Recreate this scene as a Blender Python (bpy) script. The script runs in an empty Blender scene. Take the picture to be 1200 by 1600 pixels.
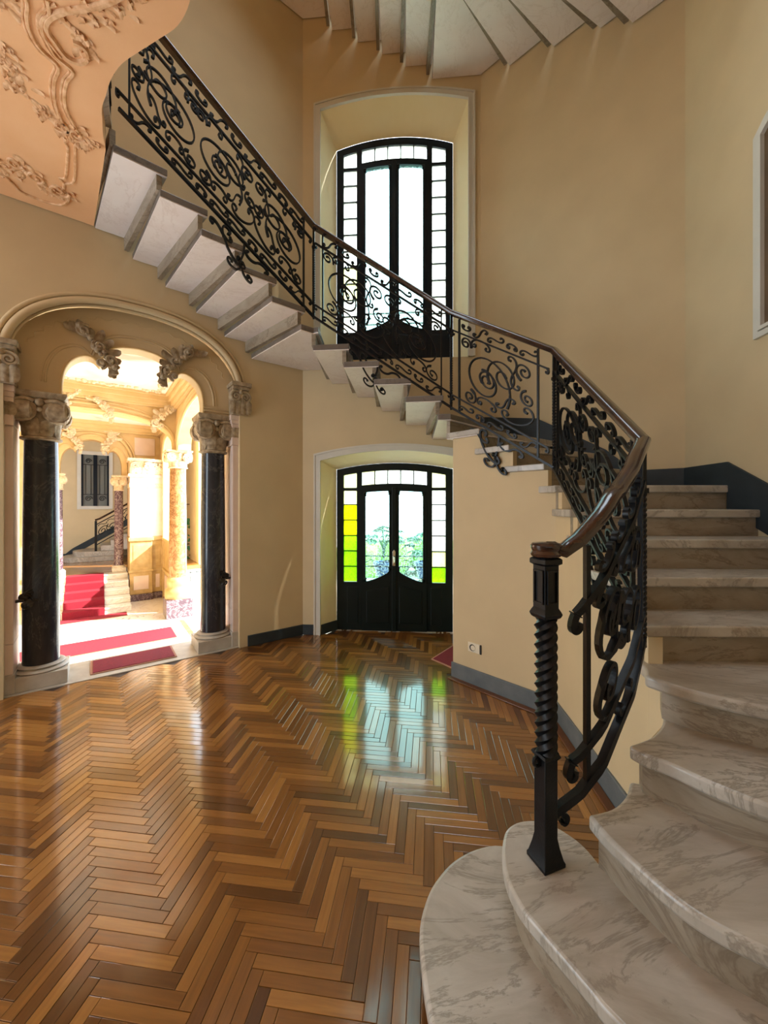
import bpy, bmesh, math, random
from mathutils import Vector, Matrix
from mathutils.geometry import tessellate_polygon
random.seed(7)
PI = math.pi
sc = bpy.context.scene
COL = sc.collection

# ------------------------------------------------------------ camera, sky, sun, exposure
cam_d = bpy.data.cameras.new('camera')
cam = bpy.data.objects.new('camera', cam_d); COL.objects.link(cam)
cam.location = (0, 0, 1.5); cam.rotation_euler = (PI/2, 0, 0)
cam_d.sensor_fit = 'HORIZONTAL'; cam_d.sensor_width = 36; cam_d.lens = 18.0
cam_d.shift_y = -0.01; cam_d.clip_start = 0.02
sc.camera = cam

world = bpy.data.worlds.new('sky'); sc.world = world; world.use_nodes = True
bg = world.node_tree.nodes['Background']
bg.inputs[0].default_value = (0.78, 0.90, 1.0, 1); bg.inputs[1].default_value = 3.4

sun_d = bpy.data.lights.new('sun', 'SUN'); sun_d.energy = 12; sun_d.angle = 0.012; sun_d.color = (1, .93, .8)
sun = bpy.data.objects.new('sun', sun_d); COL.objects.link(sun)
sun.rotation_euler = Vector((-.78, -.10, -.60)).to_track_quat('-Z', 'Y').to_euler()

def area(name, loc, aim, sx, sy, power=0, portal=False, color=(1, 1, 1)):
    d = bpy.data.lights.new(name, 'AREA'); d.shape = 'RECTANGLE'; d.size = sx; d.size_y = sy
    d.energy = power; d.color = color
    if portal: d.cycles.is_portal = True
    o = bpy.data.objects.new(name, d); COL.objects.link(o); o.location = loc
    o.rotation_euler = Vector(aim).to_track_quat('-Z', 'Y').to_euler()
    return o
area('portal_lower_door', (.15, 4.75, 1.25), (-.087, -.996, 0), 1.4, 1.5, portal=True)
area('portal_upper_window', (.15, 4.75, 4.7), (-.087, -.996, 0), 1.4, 2.4, portal=True)
area('portal_lobby', (.35, 6.05, 1.2), (-.8, -.6, 0), 3.4, 3.6, portal=True)
area('portal_side', (-4.42, .45, 1.9), (1, 0, 0), 2.4, 3.2, portal=True)
area('portal_added_skylight', (0.3, 2.6, 8.75), (0, 0, -1), 2.6, 2.4, portal=True)  # unseen skylight, added to light the upper flight from above

sc.view_settings.view_transform = 'Standard'; sc.view_settings.look = 'None'
sc.view_settings.gamma = 1; sc.view_settings.use_curve_mapping = False
sc.view_settings.exposure = 1.05

# ------------------------------------------------------------ materials
def mat(name, col, rough=.6, metal=0, coat=0, spec=.5):
    m = bpy.data.materials.new(name); m.use_nodes = True
    b = m.node_tree.nodes['Principled BSDF']
    b.inputs['Base Color'].default_value = (*col, 1); b.inputs['Roughness'].default_value = rough
    b.inputs['Metallic'].default_value = metal; b.inputs['Coat Weight'].default_value = coat
    b.inputs['Specular IOR Level'].default_value = spec
    return m
def nd(m, t, **kw):
    n = m.node_tree.nodes.new(t)
    for k, v in kw.items():
        if hasattr(n, k): setattr(n, k, v)
        else: n.inputs[k].default_value = v
    return n
def lk(m, a, b): m.node_tree.links.new(a, b)
def ramp(m, fac, stops):
    r = nd(m, 'ShaderNodeValToRGB'); lk(m, fac, r.inputs[0]); e = r.color_ramp.elements
    while len(e) < len(stops): e.new(.5)
    for i, (p, c) in enumerate(stops): e[i].position = p; e[i].color = (*c, 1)
    return r.outputs[0]
def bsdf(m): return m.node_tree.nodes['Principled BSDF']
def noisy(name, c1, c2, scale=6, rough=.7, detail=6, bump=0, bscale=60, coat=0, stretch=None, metal=0):
    m = mat(name, c1, rough, coat=coat, metal=metal)
    tc = nd(m, 'ShaderNodeTexCoord'); src = tc.outputs['Object']
    if stretch:
        mp = nd(m, 'ShaderNodeMapping'); mp.inputs['Scale'].default_value = stretch; lk(m, src, mp.inputs[0]); src = mp.outputs[0]
    n = nd(m, 'ShaderNodeTexNoise', Scale=scale, Detail=detail); lk(m, src, n.inputs['Vector'])
    lk(m, ramp(m, n.outputs[0], [(.3, c1), (.7, c2)]), bsdf(m).inputs['Base Color'])
    if bump:
        n2 = nd(m, 'ShaderNodeTexNoise', Scale=bscale, Detail=4); lk(m, src, n2.inputs['Vector'])
        bp = nd(m, 'ShaderNodeBump', Strength=bump, Distance=.01); lk(m, n2.outputs[0], bp.inputs['Height'])
        lk(m, bp.outputs[0], bsdf(m).inputs['Normal'])
    return m
def marble(name, c1, c2, vein, scale=3, rough=.25, wscale=1.2, vw=.06, stretch=(1, 1, 1)):
    m = mat(name, c1, rough)
    tc = nd(m, 'ShaderNodeTexCoord'); mp = nd(m, 'ShaderNodeMapping'); mp.inputs['Scale'].default_value = stretch
    lk(m, tc.outputs['Object'], mp.inputs[0])
    n = nd(m, 'ShaderNodeTexNoise', Scale=scale, Detail=8, Roughness=.65, Distortion=1.2); lk(m, mp.outputs[0], n.inputs['Vector'])
    base = ramp(m, n.outputs[0], [(.3, c1), (.72, c2)])
    w = nd(m, 'ShaderNodeTexNoise', Scale=wscale, Detail=7, Roughness=.7, Distortion=2.2); lk(m, mp.outputs[0], w.inputs['Vector'])
    s = nd(m, 'ShaderNodeMath', operation='SUBTRACT'); lk(m, w.outputs[0], s.inputs[0]); s.inputs[1].default_value = .5
    a = nd(m, 'ShaderNodeMath', operation='ABSOLUTE'); lk(m, s.outputs[0], a.inputs[0])
    f = ramp(m, a.outputs[0], [(0, (1, 1, 1)), (vw, (0, 0, 0))])
    mx = nd(m, 'ShaderNodeMix', data_type='RGBA'); lk(m, f, mx.inputs[0]); lk(m, base, mx.inputs[6]); mx.inputs[7].default_value = (*vein, 1)
    lk(m, mx.outputs[2], bsdf(m).inputs['Base Color'])
    return m

M = {}
M['wall'] = noisy('beige_plaster', (.60, .46, .27), (.66, .51, .30), 2.5, .75, bump=.04, bscale=90)
M['ceil'] = noisy('peach_plaster', (.86, .45, .21), (.90, .50, .25), 4, .7, bump=.05, bscale=70)
M['cream'] = noisy('cream_plaster', (.64, .45, .20), (.72, .52, .26), 4, .6)
M['trim'] = noisy('painted_trim', (.62, .58, .50), (.67, .63, .55), 5, .5)
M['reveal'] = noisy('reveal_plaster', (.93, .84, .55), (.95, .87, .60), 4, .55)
M['stucco'] = noisy('stucco', (.24, .17, .10), (.52, .41, .27), 25, .7, bump=.25, bscale=50)
M['stucco_light'] = noisy('gilded_stucco', (.62, .46, .27), (.85, .72, .52), 30, .6, bump=.3, bscale=50)
M['base'] = noisy('blue_grey_skirting', (.014, .021, .027), (.024, .034, .040), 8, .55)
M['base2'] = noisy('worn_grey_skirting', (.10, .115, .12), (.15, .16, .16), 9, .6, bump=.1)
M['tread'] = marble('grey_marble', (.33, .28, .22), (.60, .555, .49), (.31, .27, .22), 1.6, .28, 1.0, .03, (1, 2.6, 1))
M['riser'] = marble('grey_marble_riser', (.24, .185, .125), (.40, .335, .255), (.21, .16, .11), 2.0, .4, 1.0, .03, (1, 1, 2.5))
M['iron'] = noisy('black_iron', (.003, .0035, .0045), (.008, .009, .011), 30, .36, metal=.0, bump=.08, bscale=120)
M['wood'] = noisy('mahogany', (.016, .007, .0045), (.062, .024, .012), 6, .24, stretch=(1, 1, 6), coat=.6)
M['door'] = noisy('dark_green_paint', (.001, .005, .0045), (.002, .008, .007), 6, .4)
M['door2'] = noisy('dark_blue_paint', (.0015, .006, .013), (.003, .010, .020), 6, .35)
for k_ in ('door', 'door2', 'iron'): M[k_].node_tree.nodes['Principled BSDF'].inputs['Specular IOR Level'].default_value = .28
M['relief'] = noisy('antiqued_stucco', (.62, .28, .10), (.92, .58, .33), 28, .6, bump=.2, bscale=60)
M['tread_shaded'] = marble('shaded_grey_marble', (.13, .10, .08), (.24, .20, .165), (.14, .11, .09), 2.2, .4, 1.2, .03)  # grey marble darkened in colour to carry the shade on the upper step ends
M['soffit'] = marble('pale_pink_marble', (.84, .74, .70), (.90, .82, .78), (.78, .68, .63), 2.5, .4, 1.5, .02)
M['dark_marble'] = marble('blue_black_marble', (.012, .014, .022), (.035, .038, .052), (.075, .08, .085), 4, .16, 2.2, .014, (1, 1, .6))
M['stone'] = noisy('grey_stone', (.42, .37, .31), (.55, .50, .43), 9, .5)
M['pink'] = noisy('pink_marble', (.72, .56, .47), (.80, .65, .56), 5, .4)
M['red_marble'] = marble('orange_marble', (.36, .17, .06), (.56, .33, .15), (.22, .09, .03), 7, .2, 3, .05)
M['purple'] = marble('purple_marble', (.07, .04, .06), (.13, .08, .105), (.40, .33, .36), 6, .2, 5, .035)
M['gold'] = noisy('ochre_marble', (.45, .30, .10), (.62, .45, .20), 8, .4, bump=.1)
M['white_marble'] = marble('white_marble', (.76, .73, .68), (.86, .84, .80), (.66, .58, .52), 2, .25, 1.2, .02)
M['carpet'] = noisy('red_carpet', (.17, .001, .012), (.25, .002, .02), 60, .9, bump=.3, bscale=250)
M['carpet_edge'] = mat('carpet_edge', (.42, .20, .13), .9)
M['brass'] = mat('brass', (.7, .6, .45), .25, 1)
M['plastic'] = mat('ivory_plastic', (.75, .66, .50), .4)
M['hole'] = mat('dark_hole_and_shadow', (.02, .02, .02), .6)
M['leaf'] = noisy('leaf_green', (.008, .07, .03), (.02, .15, .06), 8, .5)
M['pot'] = mat('blue_glaze', (.03, .08, .28), .3)
M['gravel'] = noisy('pale_gravel', (.55, .55, .50), (.66, .66, .6), 40, .9)
M['lawn'] = noisy('hedge_green', (.14, .32, .05), (.26, .46, .08), 12, .9)
M['border'] = noisy('border_wood', (.10, .035, .012), (.16, .06, .02), 5, .3)
M['groove'] = mat('joint_dirt', (.035, .015, .006), .7)
M['blackm'] = mat('dark_bracket', (.02, .015, .012), .4)
# painted vault
m = mat('painted_vault', (.85, .72, .6), .7); tc = nd(m, 'ShaderNodeTexCoord'); n = nd(m, 'ShaderNodeTexNoise', Scale=1.6, Detail=8, Distortion=.6)
lk(m, tc.outputs['Object'], n.inputs['Vector']); lk(m, ramp(m, n.outputs[0], [(.32, (.62, .34, .26)), (.45, (.86, .70, .58)), (.62, (.93, .84, .74)), (.75, (.72, .66, .66))]), bsdf(m).inputs['Base Color']); M['vault'] = m
# mosaic
m = mat('mosaic', (.7, .68, .62), .35); tc = nd(m, 'ShaderNodeTexCoord'); v = nd(m, 'ShaderNodeTexVoronoi', Scale=16); lk(m, tc.outputs['Object'], v.inputs['Vector'])
lk(m, ramp(m, v.outputs['Distance'], [(.25, (.12, .10, .09)), (.40, (.80, .77, .70))]), bsdf(m).inputs['Base Color']); M['mosaic'] = m
# parquet
m = mat('oak_parquet', (.3, .14, .05), .16, coat=.0); b = bsdf(m)
oi = nd(m, 'ShaderNodeObjectInfo'); ge = nd(m, 'ShaderNodeNewGeometry')
ad = nd(m, 'ShaderNodeMath', operation='ADD'); lk(m, oi.outputs['Random'], ad.inputs[0]); lk(m, ge.outputs['Random Per Island'], ad.inputs[1])
fr = nd(m, 'ShaderNodeMath', operation='FRACT'); lk(m, ad.outputs[0], fr.inputs[0])
uv = nd(m, 'ShaderNodeUVMap'); mp = nd(m, 'ShaderNodeMapping'); mp.inputs['Scale'].default_value = (4, 60, 1); lk(m, uv.outputs[0], mp.inputs[0])
cx = nd(m, 'ShaderNodeCombineXYZ'); mu = nd(m, 'ShaderNodeMath', operation='MULTIPLY'); lk(m, fr.outputs[0], mu.inputs[0]); mu.inputs[1].default_value = 37
lk(m, mu.outputs[0], cx.inputs[0]); lk(m, mu.outputs[0], cx.inputs[1]); lk(m, cx.outputs[0], mp.inputs['Location'])
gr = nd(m, 'ShaderNodeTexNoise', Scale=1.0, Detail=5, Roughness=.6); lk(m, mp.outputs[0], gr.inputs['Vector'])
base = ramp(m, fr.outputs[0], [(0, (.080, .029, .005)), (.35, (.16, .064, .012)), (.7, (.25, .112, .026)), (1, (.37, .186, .053))])
mx = nd(m, 'ShaderNodeMix', data_type='RGBA', blend_type='MULTIPLY'); mx.inputs[0].default_value = .55
lk(m, base, mx.inputs[6]); lk(m, ramp(m, gr.outputs[0], [(.25, (.45, .36, .28)), (.65, (1.15, 1.1, 1.05))]), mx.inputs[7]); lk(m, mx.outputs[2], b.inputs['Base Color'])
rr = nd(m, 'ShaderNodeMapRange'); lk(m, gr.outputs[0], rr.inputs[0]); rr.inputs[3].default_value = .26; rr.inputs[4].default_value = .40; lk(m, rr.outputs[0], b.inputs['Roughness'])
bp = nd(m, 'ShaderNodeBump', Strength=.12, Distance=.002); lk(m, gr.outputs[0], bp.inputs['Height']); lk(m, bp.outputs[0], b.inputs['Normal'])
b.inputs['IOR'].default_value = 1.5
b.inputs['Coat Weight'].default_value = 1.0; b.inputs['Coat Roughness'].default_value = .10; b.inputs['Coat IOR'].default_value = 1.62; b.inputs['Coat Tint'].default_value = (1, .88, .68, 1)
M['oak'] = m
# translucent panes: part clear, part milky
def pane_mat(name, col, clear=.5):
    m = bpy.data.materials.new(name); m.use_nodes = True; nt = m.node_tree; nt.nodes.remove(bsdf(m)); out = nt.nodes['Material Output']
    t = nd(m, 'ShaderNodeBsdfTransparent'); t.inputs[0].default_value = (*col, 1)
    l = nd(m, 'ShaderNodeBsdfTranslucent'); l.inputs[0].default_value = (*col, 1)
    tc = nd(m, 'ShaderNodeTexCoord'); v = nd(m, 'ShaderNodeTexVoronoi', Scale=55); lk(m, tc.outputs['Object'], v.inputs['Vector'])
    r = nd(m, 'ShaderNodeMapRange'); lk(m, v.outputs['Distance'], r.inputs[0]); r.inputs[3].default_value = clear - .15; r.inputs[4].default_value = clear + .2
    a = nd(m, 'ShaderNodeMixShader'); lk(m, r.outputs[0], a.inputs[0]); lk(m, l.outputs[0], a.inputs[1]); lk(m, t.outputs[0], a.inputs[2])
    g = nd(m, 'ShaderNodeBsdfGlossy'); g.inputs['Roughness'].default_value = .2; b2 = nd(m, 'ShaderNodeMixShader', Fac=.06)
    lk(m, a.outputs[0], b2.inputs[1]); lk(m, g.outputs[0], b2.inputs[2]); lk(m, b2.outputs[0], out.inputs[0])
    return m
M['g_clear'] = pane_mat('frosted_glass', (.70, .92, .89), .92)
M['g_white'] = pane_mat('milky_glass', (.95, .97, .90), .45)
M['g_lemon'] = pane_mat('pale_lemon_glass', (.88, .88, .60), .45)
M['g_yellow'] = pane_mat('yellow_glass', (.82, .86, .01), .45)
M['g_lime'] = pane_mat('lime_glass', (.45, .80, .04), .45)

# ------------------------------------------------------------ mesh helpers
class MB:
    def __init__(s): s.v = []; s.f = []
    def add(s, vs, fs):
        k = len(s.v); s.v += [tuple(p) for p in vs]; s.f += [tuple(i + k for i in f) for f in fs]; return s
    def hexa(s, p): return s.add(p, [(0, 3, 2, 1), (4, 5, 6, 7), (0, 1, 5, 4), (1, 2, 6, 5), (2, 3, 7, 6), (3, 0, 4, 7)])
    def box(s, x0, x1, y0, y1, z0, z1, T=None):
        p = [(x0, y0, z0), (x1, y0, z0), (x1, y1, z0), (x0, y1, z0), (x0, y0, z1), (x1, y0, z1), (x1, y1, z1), (x0, y1, z1)]
        return s.hexa([T(*q) for q in p] if T else p)
    def slab(s, poly, z0, z1):
        n = len(poly); vs = [(x, y, z0) for x, y in poly] + [(x, y, z1) for x, y in poly]
        return s.add(vs, [tuple(range(n))[::-1], tuple(range(n, 2*n))] + [(i, (i+1) % n, n+(i+1) % n, n+i) for i in range(n)])
    def plate(s, poly, T, d0, d1):          # 2-D outline (a, z) extruded between depths d0 and d1; T(a, d, z)
        n = len(poly); vs = [T(a, d0, z) for a, z in poly] + [T(a, d1, z) for a, z in poly]
        return s.add(vs, [tuple(range(n))[::-1], tuple(range(n, 2*n))] + [(i, (i+1) % n, n+(i+1) % n, n+i) for i in range(n)])
    def wall(s, outer, holes, T, d0, d1):   # outline with holes; each hole is (front outline, back outline)
        for hs, d in (([h[0] for h in holes], d0), ([h[1] for h in holes], d1)):
            loops = [outer] + hs; pts = [p for l in loops for p in l]
            tri = tessellate_polygon([[Vector((a, z, 0)) for a, z in l] for l in loops])
            s.add([T(a, d, z) for a, z in pts], [tuple(t) for t in tri])
        n = len(outer)
        s.add([T(a, d0, z) for a, z in outer] + [T(a, d1, z) for a, z in outer], [(i, (i+1) % n, n+(i+1) % n, n+i) for i in range(n)])
        return s
    def loft(s, A, B, closed=True):
        n = len(A); return s.add(list(A) + list(B), [(i, (i+1) % n, n+(i+1) % n, n+i) for i in range(n if closed else n-1)])
    def lathe(s, prof, c=(0, 0, 0), n=24, T=None):
        vs = []
        for r, z in prof:
            for k in range(n):
                a = 2*PI*k/n; vs.append((c[0] + r*math.cos(a), c[1] + r*math.sin(a), c[2] + z))
        fs = [(j*n+k, j*n+(k+1) % n, (j+1)*n+(k+1) % n, (j+1)*n+k) for j in range(len(prof)-1) for k in range(n)]
        fs += [tuple(range(n))[::-1], tuple(range((len(prof)-1)*n, len(prof)*n))]
        return s.add(vs, fs)
    def square(s, prof, c, ang=0, twist=0, lobes=None, n=4):   # square (or lobed) stack of sections (half width, z)
        vs = []
        for i, (r, z) in enumerate(prof):
            for k in range(n):
                a = ang + PI/4 + 2*PI*k/n; rr = r*math.sqrt(2) if n == 4 else r
                vs.append((c[0] + rr*math.cos(a), c[1] + rr*math.sin(a), c[2] + z))
        fs = [(j*n+k, j*n+(k+1) % n, (j+1)*n+(k+1) % n, (j+1)*n+k) for j in range(len(prof)-1) for k in range(n)]
        fs += [tuple(range(n))[::-1], tuple(range((len(prof)-1)*n, len(prof)*n))]
        return s.add(vs, fs)
    def twisted(s, c, r, z0, z1, turns, n=16, steps=60, lobes=4, depth=.22):
        vs = []
        for j in range(steps+1):
            z = z0 + (z1-z0)*j/steps; tw = 2*PI*turns*j/steps
            for k in range(n):
                a = 2*PI*k/n; rr = r*(1 + depth*math.cos(lobes*a)); vs.append((c[0]+rr*math.cos(a+tw), c[1]+rr*math.sin(a+tw), z))
        fs = [(j*n+k, j*n+(k+1) % n, (j+1)*n+(k+1) % n, (j+1)*n+k) for j in range(steps) for k in range(n)]
        return s.add(vs, fs + [tuple(range(n))[::-1], tuple(range(steps*n, steps*n+n))])
    def tube(s, path, r, n=6, up=(0, 0, 1), prof=None):   # r number or list; prof = list of (a, b) offsets in (side, up)
        P = [Vector(p) for p in path]; L = len(P); up = Vector(up); vs = []
        pr = prof or [(math.cos(2*PI*k/n), math.sin(2*PI*k/n)) for k in range(n)]; n = len(pr)
        ups = up if isinstance(up, list) else None
        side = None
        for i in range(L):
            t = (P[min(i+1, L-1)] - P[max(i-1, 0)]).normalized()
            u = up - t*up.dot(t)
            if u.length < 1e-3: u = Vector((1, 0, 0)) - t*t.x
            u.normalize(); sd = t.cross(u)
            k = 1.0
            if 0 < i < L-1 and prof:
                c = (P[i]-P[i-1]).normalized().dot((P[i+1]-P[i]).normalized()); k = 1/max(.5, math.sqrt(max(.01, (1+c)/2)))
            rr = r[i] if isinstance(r, (list, tuple)) else r
            for a, b in pr: vs.append(P[i] + sd*a*rr*k + u*b*rr)
        fs = [(j*n+k, j*n+(k+1) % n, (j+1)*n+(k+1) % n, (j+1)*n+k) for j in range(L-1) for k in range(n)]
        return s.add(vs, fs + [tuple(range(n))[::-1], tuple(range((L-1)*n, L*n))])
    def ball(s, c, r, n=8):
        return s.lathe([(r*math.sin(PI*(i+.02)/(n*1.005)), -r*math.cos(PI*i/n)) for i in range(n+1)], c, n)
    def build(s, name, m, parent=None, smooth=40, bevel=0, bseg=2):
        me = bpy.data.meshes.new(name); org = Vector((0, 0, 0))
        p = parent
        while p is not None: org = org + p.location; p = p.parent
        me.from_pydata([(v[0]-org.x, v[1]-org.y, v[2]-org.z) for v in s.v], [], s.f)
        bm = bmesh.new(); bm.from_mesh(me); bmesh.ops.remove_doubles(bm, verts=bm.verts, dist=1e-5)
        bmesh.ops.recalc_face_normals(bm, faces=bm.faces); bm.to_mesh(me); bm.free()
        if smooth:
            me.polygons.foreach_set('use_smooth', [True]*len(me.polygons)); me.set_sharp_from_angle(angle=math.radians(smooth))
        me.materials.append(m)
        o = bpy.data.objects.new(name, me); COL.objects.link(o)
        if parent is not None: o.parent = parent
        if bevel:
            b = o.modifiers.new('bevel', 'BEVEL'); b.width = bevel; b.segments = bseg; b.limit_method = 'ANGLE'; b.angle_limit = .7
        return o
def thing(name, loc, label=None, cat=None, group=None, kind=None):
    o = bpy.data.objects.new(name, None); COL.objects.link(o); o.location = loc; o.empty_display_size = .1
    if label: o['label'] = label
    if cat: o['category'] = cat
    if group: o['group'] = group
    if kind: o['kind'] = kind
    return o
def tag(o, label, cat, group=None):
    o['label'] = label; o['category'] = cat
    if group: o['group'] = group
    return o
def struct(mb, name, m, parent=None, **kw):
    o = mb.build(name, m, parent, **kw)
    if parent is None: o['kind'] = 'structure'
    return o
def dup(o, parent=None):
    c = o.copy(); COL.objects.link(c)
    if parent is not None: c.parent = parent
    return c

# scroll curves: unit curves with eyes at (0,0) and (1,0), from an integrated curvature
_cache = {}
def unit_scroll(kind, central, curl, n=5, N=56):
    key = (kind, central, curl, n)
    if key in _cache: return _cache[key]
    th = 0; x = y = 0; pts = [(0, 0)]
    for i in range(N):
        if kind == 'V':
            t = (i+.5)/N; k = central + curl*(n+1)*t**n; th += k/N
        else:
            t = -1 + 2*(i+.5)/N; k = central/2 + curl*(n+1)/1.0*abs(t)**n
            if kind == 'S': k *= (1 if t > 0 else -1)
            th += k*2/N
        x += math.cos(th)/N; y += math.sin(th)/N; pts.append((x, y))
    ex, ey = pts[-1]; l2 = ex*ex + ey*ey
    if l2 < 1e-8: l2 = 1e-8
    pts = [((px*ex + py*ey)/l2, (-px*ey + py*ex)/l2) for px, py in pts]
    _cache[key] = pts
    return pts
def scroll(p0, p1, kind='C', flip=1, central=2.6, curl=4.4, n=5):
    dx, dy = p1[0]-p0[0], p1[1]-p0[1]
    return [(p0[0] + x*dx - flip*y*dy, p0[1] + x*dy + flip*y*dx) for x, y in unit_scroll(kind, central, curl, n)]
def spiral(cx, cy, r0, r1, a0, turns, N=40, sx=1, sy=1):
    o = []
    for i in range(N+1):
        t = i/N; r = r0 + (r1-r0)*t**.8; a = a0 + 2*PI*turns*t; o.append((cx + sx*r*math.cos(a), cy + sy*r*math.sin(a)))
    return o

def smooth_line(P, k=4):
    P = [Vector(p) for p in P]; o = []
    for i in range(len(P)-1):
        a, b, c, d = P[max(i-1, 0)], P[i], P[i+1], P[min(i+2, len(P)-1)]
        for j in range(k):
            t = j/k; o.append(.5*((2*b) + (c-a)*t + (2*a-5*b+4*c-d)*t*t + (3*b-a-3*c+d)*t**3))
    return [tuple(p) for p in o + [P[-1]]]
# ------------------------------------------------------------ plan
R = .163                                   # stair rise
def LB(u, v, z=0): return (-2.93 + .8*u - .6*v, 3.04 + .6*u + .8*v, z)     # lobby axes: u along the threshold, v into the lobby
def LT(u, v, z): return LB(u, v, z)
A_ = (1.08, 4.28); B_ = (2.40, 3.06); C_ = LB(2.43, -.08)[:2]
ED = Vector((A_[0]-C_[0], A_[1]-C_[1])).normalized(); EN = Vector((-ED.y, ED.x))
DC = Vector(C_) + ED*(.105 - C_[0])/ED.x     # middle of the door wall
def DT(w, d, z): p = DC + ED*w + EN*d; return (p.x, p.y, z)               # door wall: w along, d outward
def DT0(a, d, z): return DT(a, d, z)
def seg_T(p, q):
    e = Vector((q[0]-p[0], q[1]-p[1])); L = e.length; e.normalize(); n = Vector((-e.y, e.x))
    return (lambda a, d, z: (p[0]+e.x*a+n.x*d, p[1]+e.y*a+n.y*d, z)), L
TOP = 8.6

# ------------------------------------------------------------ floor of herringbone blocks
hall = [LB(-1.8, 0)[:2], LB(2.40, -.06)[:2], DT(-.80, -.01, 0)[:2], DT(-.69, .22, 0)[:2], DT(.69, .22, 0)[:2], DT(.8, 0, 0)[:2], (1.4, 3.9), (2.2, 3.2), (2.2, 1.0), (2.1, -2.25), (-4.2, -2.25)]
fl = struct(MB().slab(hall, -.1, -.004), 'floor', M['groove'])
def inside(x, y, poly):
    c = False
    for i in range(len(poly)):
        (x1, y1), (x2, y2) = poly[i], poly[i-1]
        if (y1 > y) != (y2 > y) and x < (x2-x1)*(y-y1)/(y2-y1)+x1: c = not c
    return c
BL, BW = .294, .042
hb = Vector((math.sin(math.radians(7)), math.cos(math.radians(7)))); ha = Vector((-hb.y, hb.x))   # block axes: hb away, ha to the left
blocks = []
for k in range(-160, 160):
    for j in range(-30, 30):
        for kind in (0, 1):
            x0, y0 = k*BW + j*BL, k*BW - j*BL
            if kind == 0: cx_, cy_ = x0 + BL/2, y0 + BW/2
            else: cx_, cy_ = x0 + BL + BW/2, y0 + BW - BL/2
            p = ha*cx_ + hb*cy_
            P = (p.x + .3, p.y + 2.0)
            if P[1] > -.6 and P[0] > -3.9 and inside(P[0], P[1], hall):
                ang = math.atan2(ha.y, ha.x) if kind == 0 else math.atan2(hb.y, hb.x)
                near = P[1] > .9 and abs(P[0]) < 1.06*P[1]
                blocks.append((P[1] + (0 if near else 50), P, ang))
stepmask = [(.60, 1.40), (.40, 1.38), (.32, 1.3), (.28, 1.2), (.28, 1.1), (.30, 1.0), (.36, .7), (.6, .4), (1.2, .05), (2.3, 0), (3, .7), (3, 3.8), (1.22, 3.8), (.62, 3.36), (1.24, 2.72), (1.15, 1.62), (.78, 1.30)]
blocks = [b for b in blocks if not inside(b[1][0], b[1][1], stepmask)]
blocks.sort(key=lambda b: b[0])
def block_geo(P, ang, tilt):
    e = Vector((math.cos(ang), math.sin(ang))); n = Vector((-e.y, e.x)); g = .0009; c = .0013; vs = []
    for z, ins in ((-.006, g), (-.0006, g), (0, g+c)):
        for sx, sy in ((-1, -1), (1, -1), (1, 1), (-1, 1)):
            a, b_ = sx*(BL/2-ins), sy*(BW/2-ins)
            vs.append((P[0]+e.x*a+n.x*b_, P[1]+e.y*a+n.y*b_, z + (a*tilt[0] + b_*tilt[1] if z > -.005 else 0)))
    fs = [(8, 9, 10, 11)] + [(r*4+k, r*4+(k+1) % 4, r*4+4+(k+1) % 4, r*4+4+k) for r in (0, 1) for k in range(4)]
    return vs, fs
def plank_mesh(name, items):
    vs, fs, uvs = [], [], []
    for P, ang, tilt in items:
        v, f = block_geo(P, ang, tilt); k = len(vs); vs += v; fs += [tuple(i+k for i in q) for q in f]
        e = Vector((math.cos(ang), math.sin(ang)))
        for q in f:
            for i in q:
                d = Vector((v[i][0]-P[0], v[i][1]-P[1])); uvs += [d.dot(e), d.x*-e.y + d.y*e.x]
    me = bpy.data.meshes.new(name); me.from_pydata(vs, [], fs); l = me.uv_layers.new(name='UVMap'); l.data.foreach_set('uv', uvs)
    me.materials.append(M['oak']); return me
rt = lambda: (random.gauss(0, .0016), random.gauss(0, .006))
protos = [plank_mesh('plank', [((0, 0), 0, rt())]) for _ in range(8)]
for Y, P, ang in blocks[:295]:
    o = bpy.data.objects.new('plank', random.choice(protos)); COL.objects.link(o); o.parent = fl
    o.location = (P[0], P[1], random.uniform(0, .0006)); o.rotation_euler = (0, 0, ang + PI*random.randint(0, 1))
o = bpy.data.objects.new('plank_field', plank_mesh('plank_field', [(P, a, rt()) for Y, P, a in blocks[295:]])); COL.objects.link(o); o.parent = fl; o['kind'] = 'stuff'

# ------------------------------------------------------------ walls
def basket(c, h, zs, rise, n=2.3, N=28):
    o = []
    for i in range(N+1):
        a = PI*(1-i/N); o.append((c + h*math.copysign(abs(math.cos(a))**(2/n), math.cos(a)), zs + rise*abs(math.sin(a))**(2/n)))
    return o
UC = .835
ba = basket(UC, .885, 2.60, .66)
out = [(-1.9, -.7), (-.05, -.7)] + ba + [(1.72, -.7), (2.43, -.7), (2.43, TOP), (-1.9, TOP)]
mb = MB(); mb.wall([(-1.9, 0), (-.05, 0)] + ba + [(1.72, 0), (2.43, 0), (2.43, TOP), (-1.9, TOP)], [], LT, -.08, 0)
mb.wall([(-1.9, -.7), (-.14, -.7), (-.14, 2.62)] + basket(UC, .975, 2.62, .70) + [(1.81, 2.62), (1.81, -.7), (2.43, -.7), (2.43, TOP), (-1.9, TOP)], [], LT, 0, .30)
struct(mb, 'wall_left', M['wall'])
def arcpts(h, zs, rise, N=14): return [(h*(2*i/N-1), zs + rise*(1-(2*i/N-1)**2)) for i in range(N+1)]
def opening(h, zb, zs, rise): return [(-h, zb)] + arcpts(h, zs, rise) + [(h, zb)]
LO_f, LO_b = opening(.835, 0, 2.0, .11), opening(.69, 0, 1.915, .075)
UP_f, UP_b = opening(.835, 3.15, 6.02, .11), opening(.69, 3.15, 5.735, .115)
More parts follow.
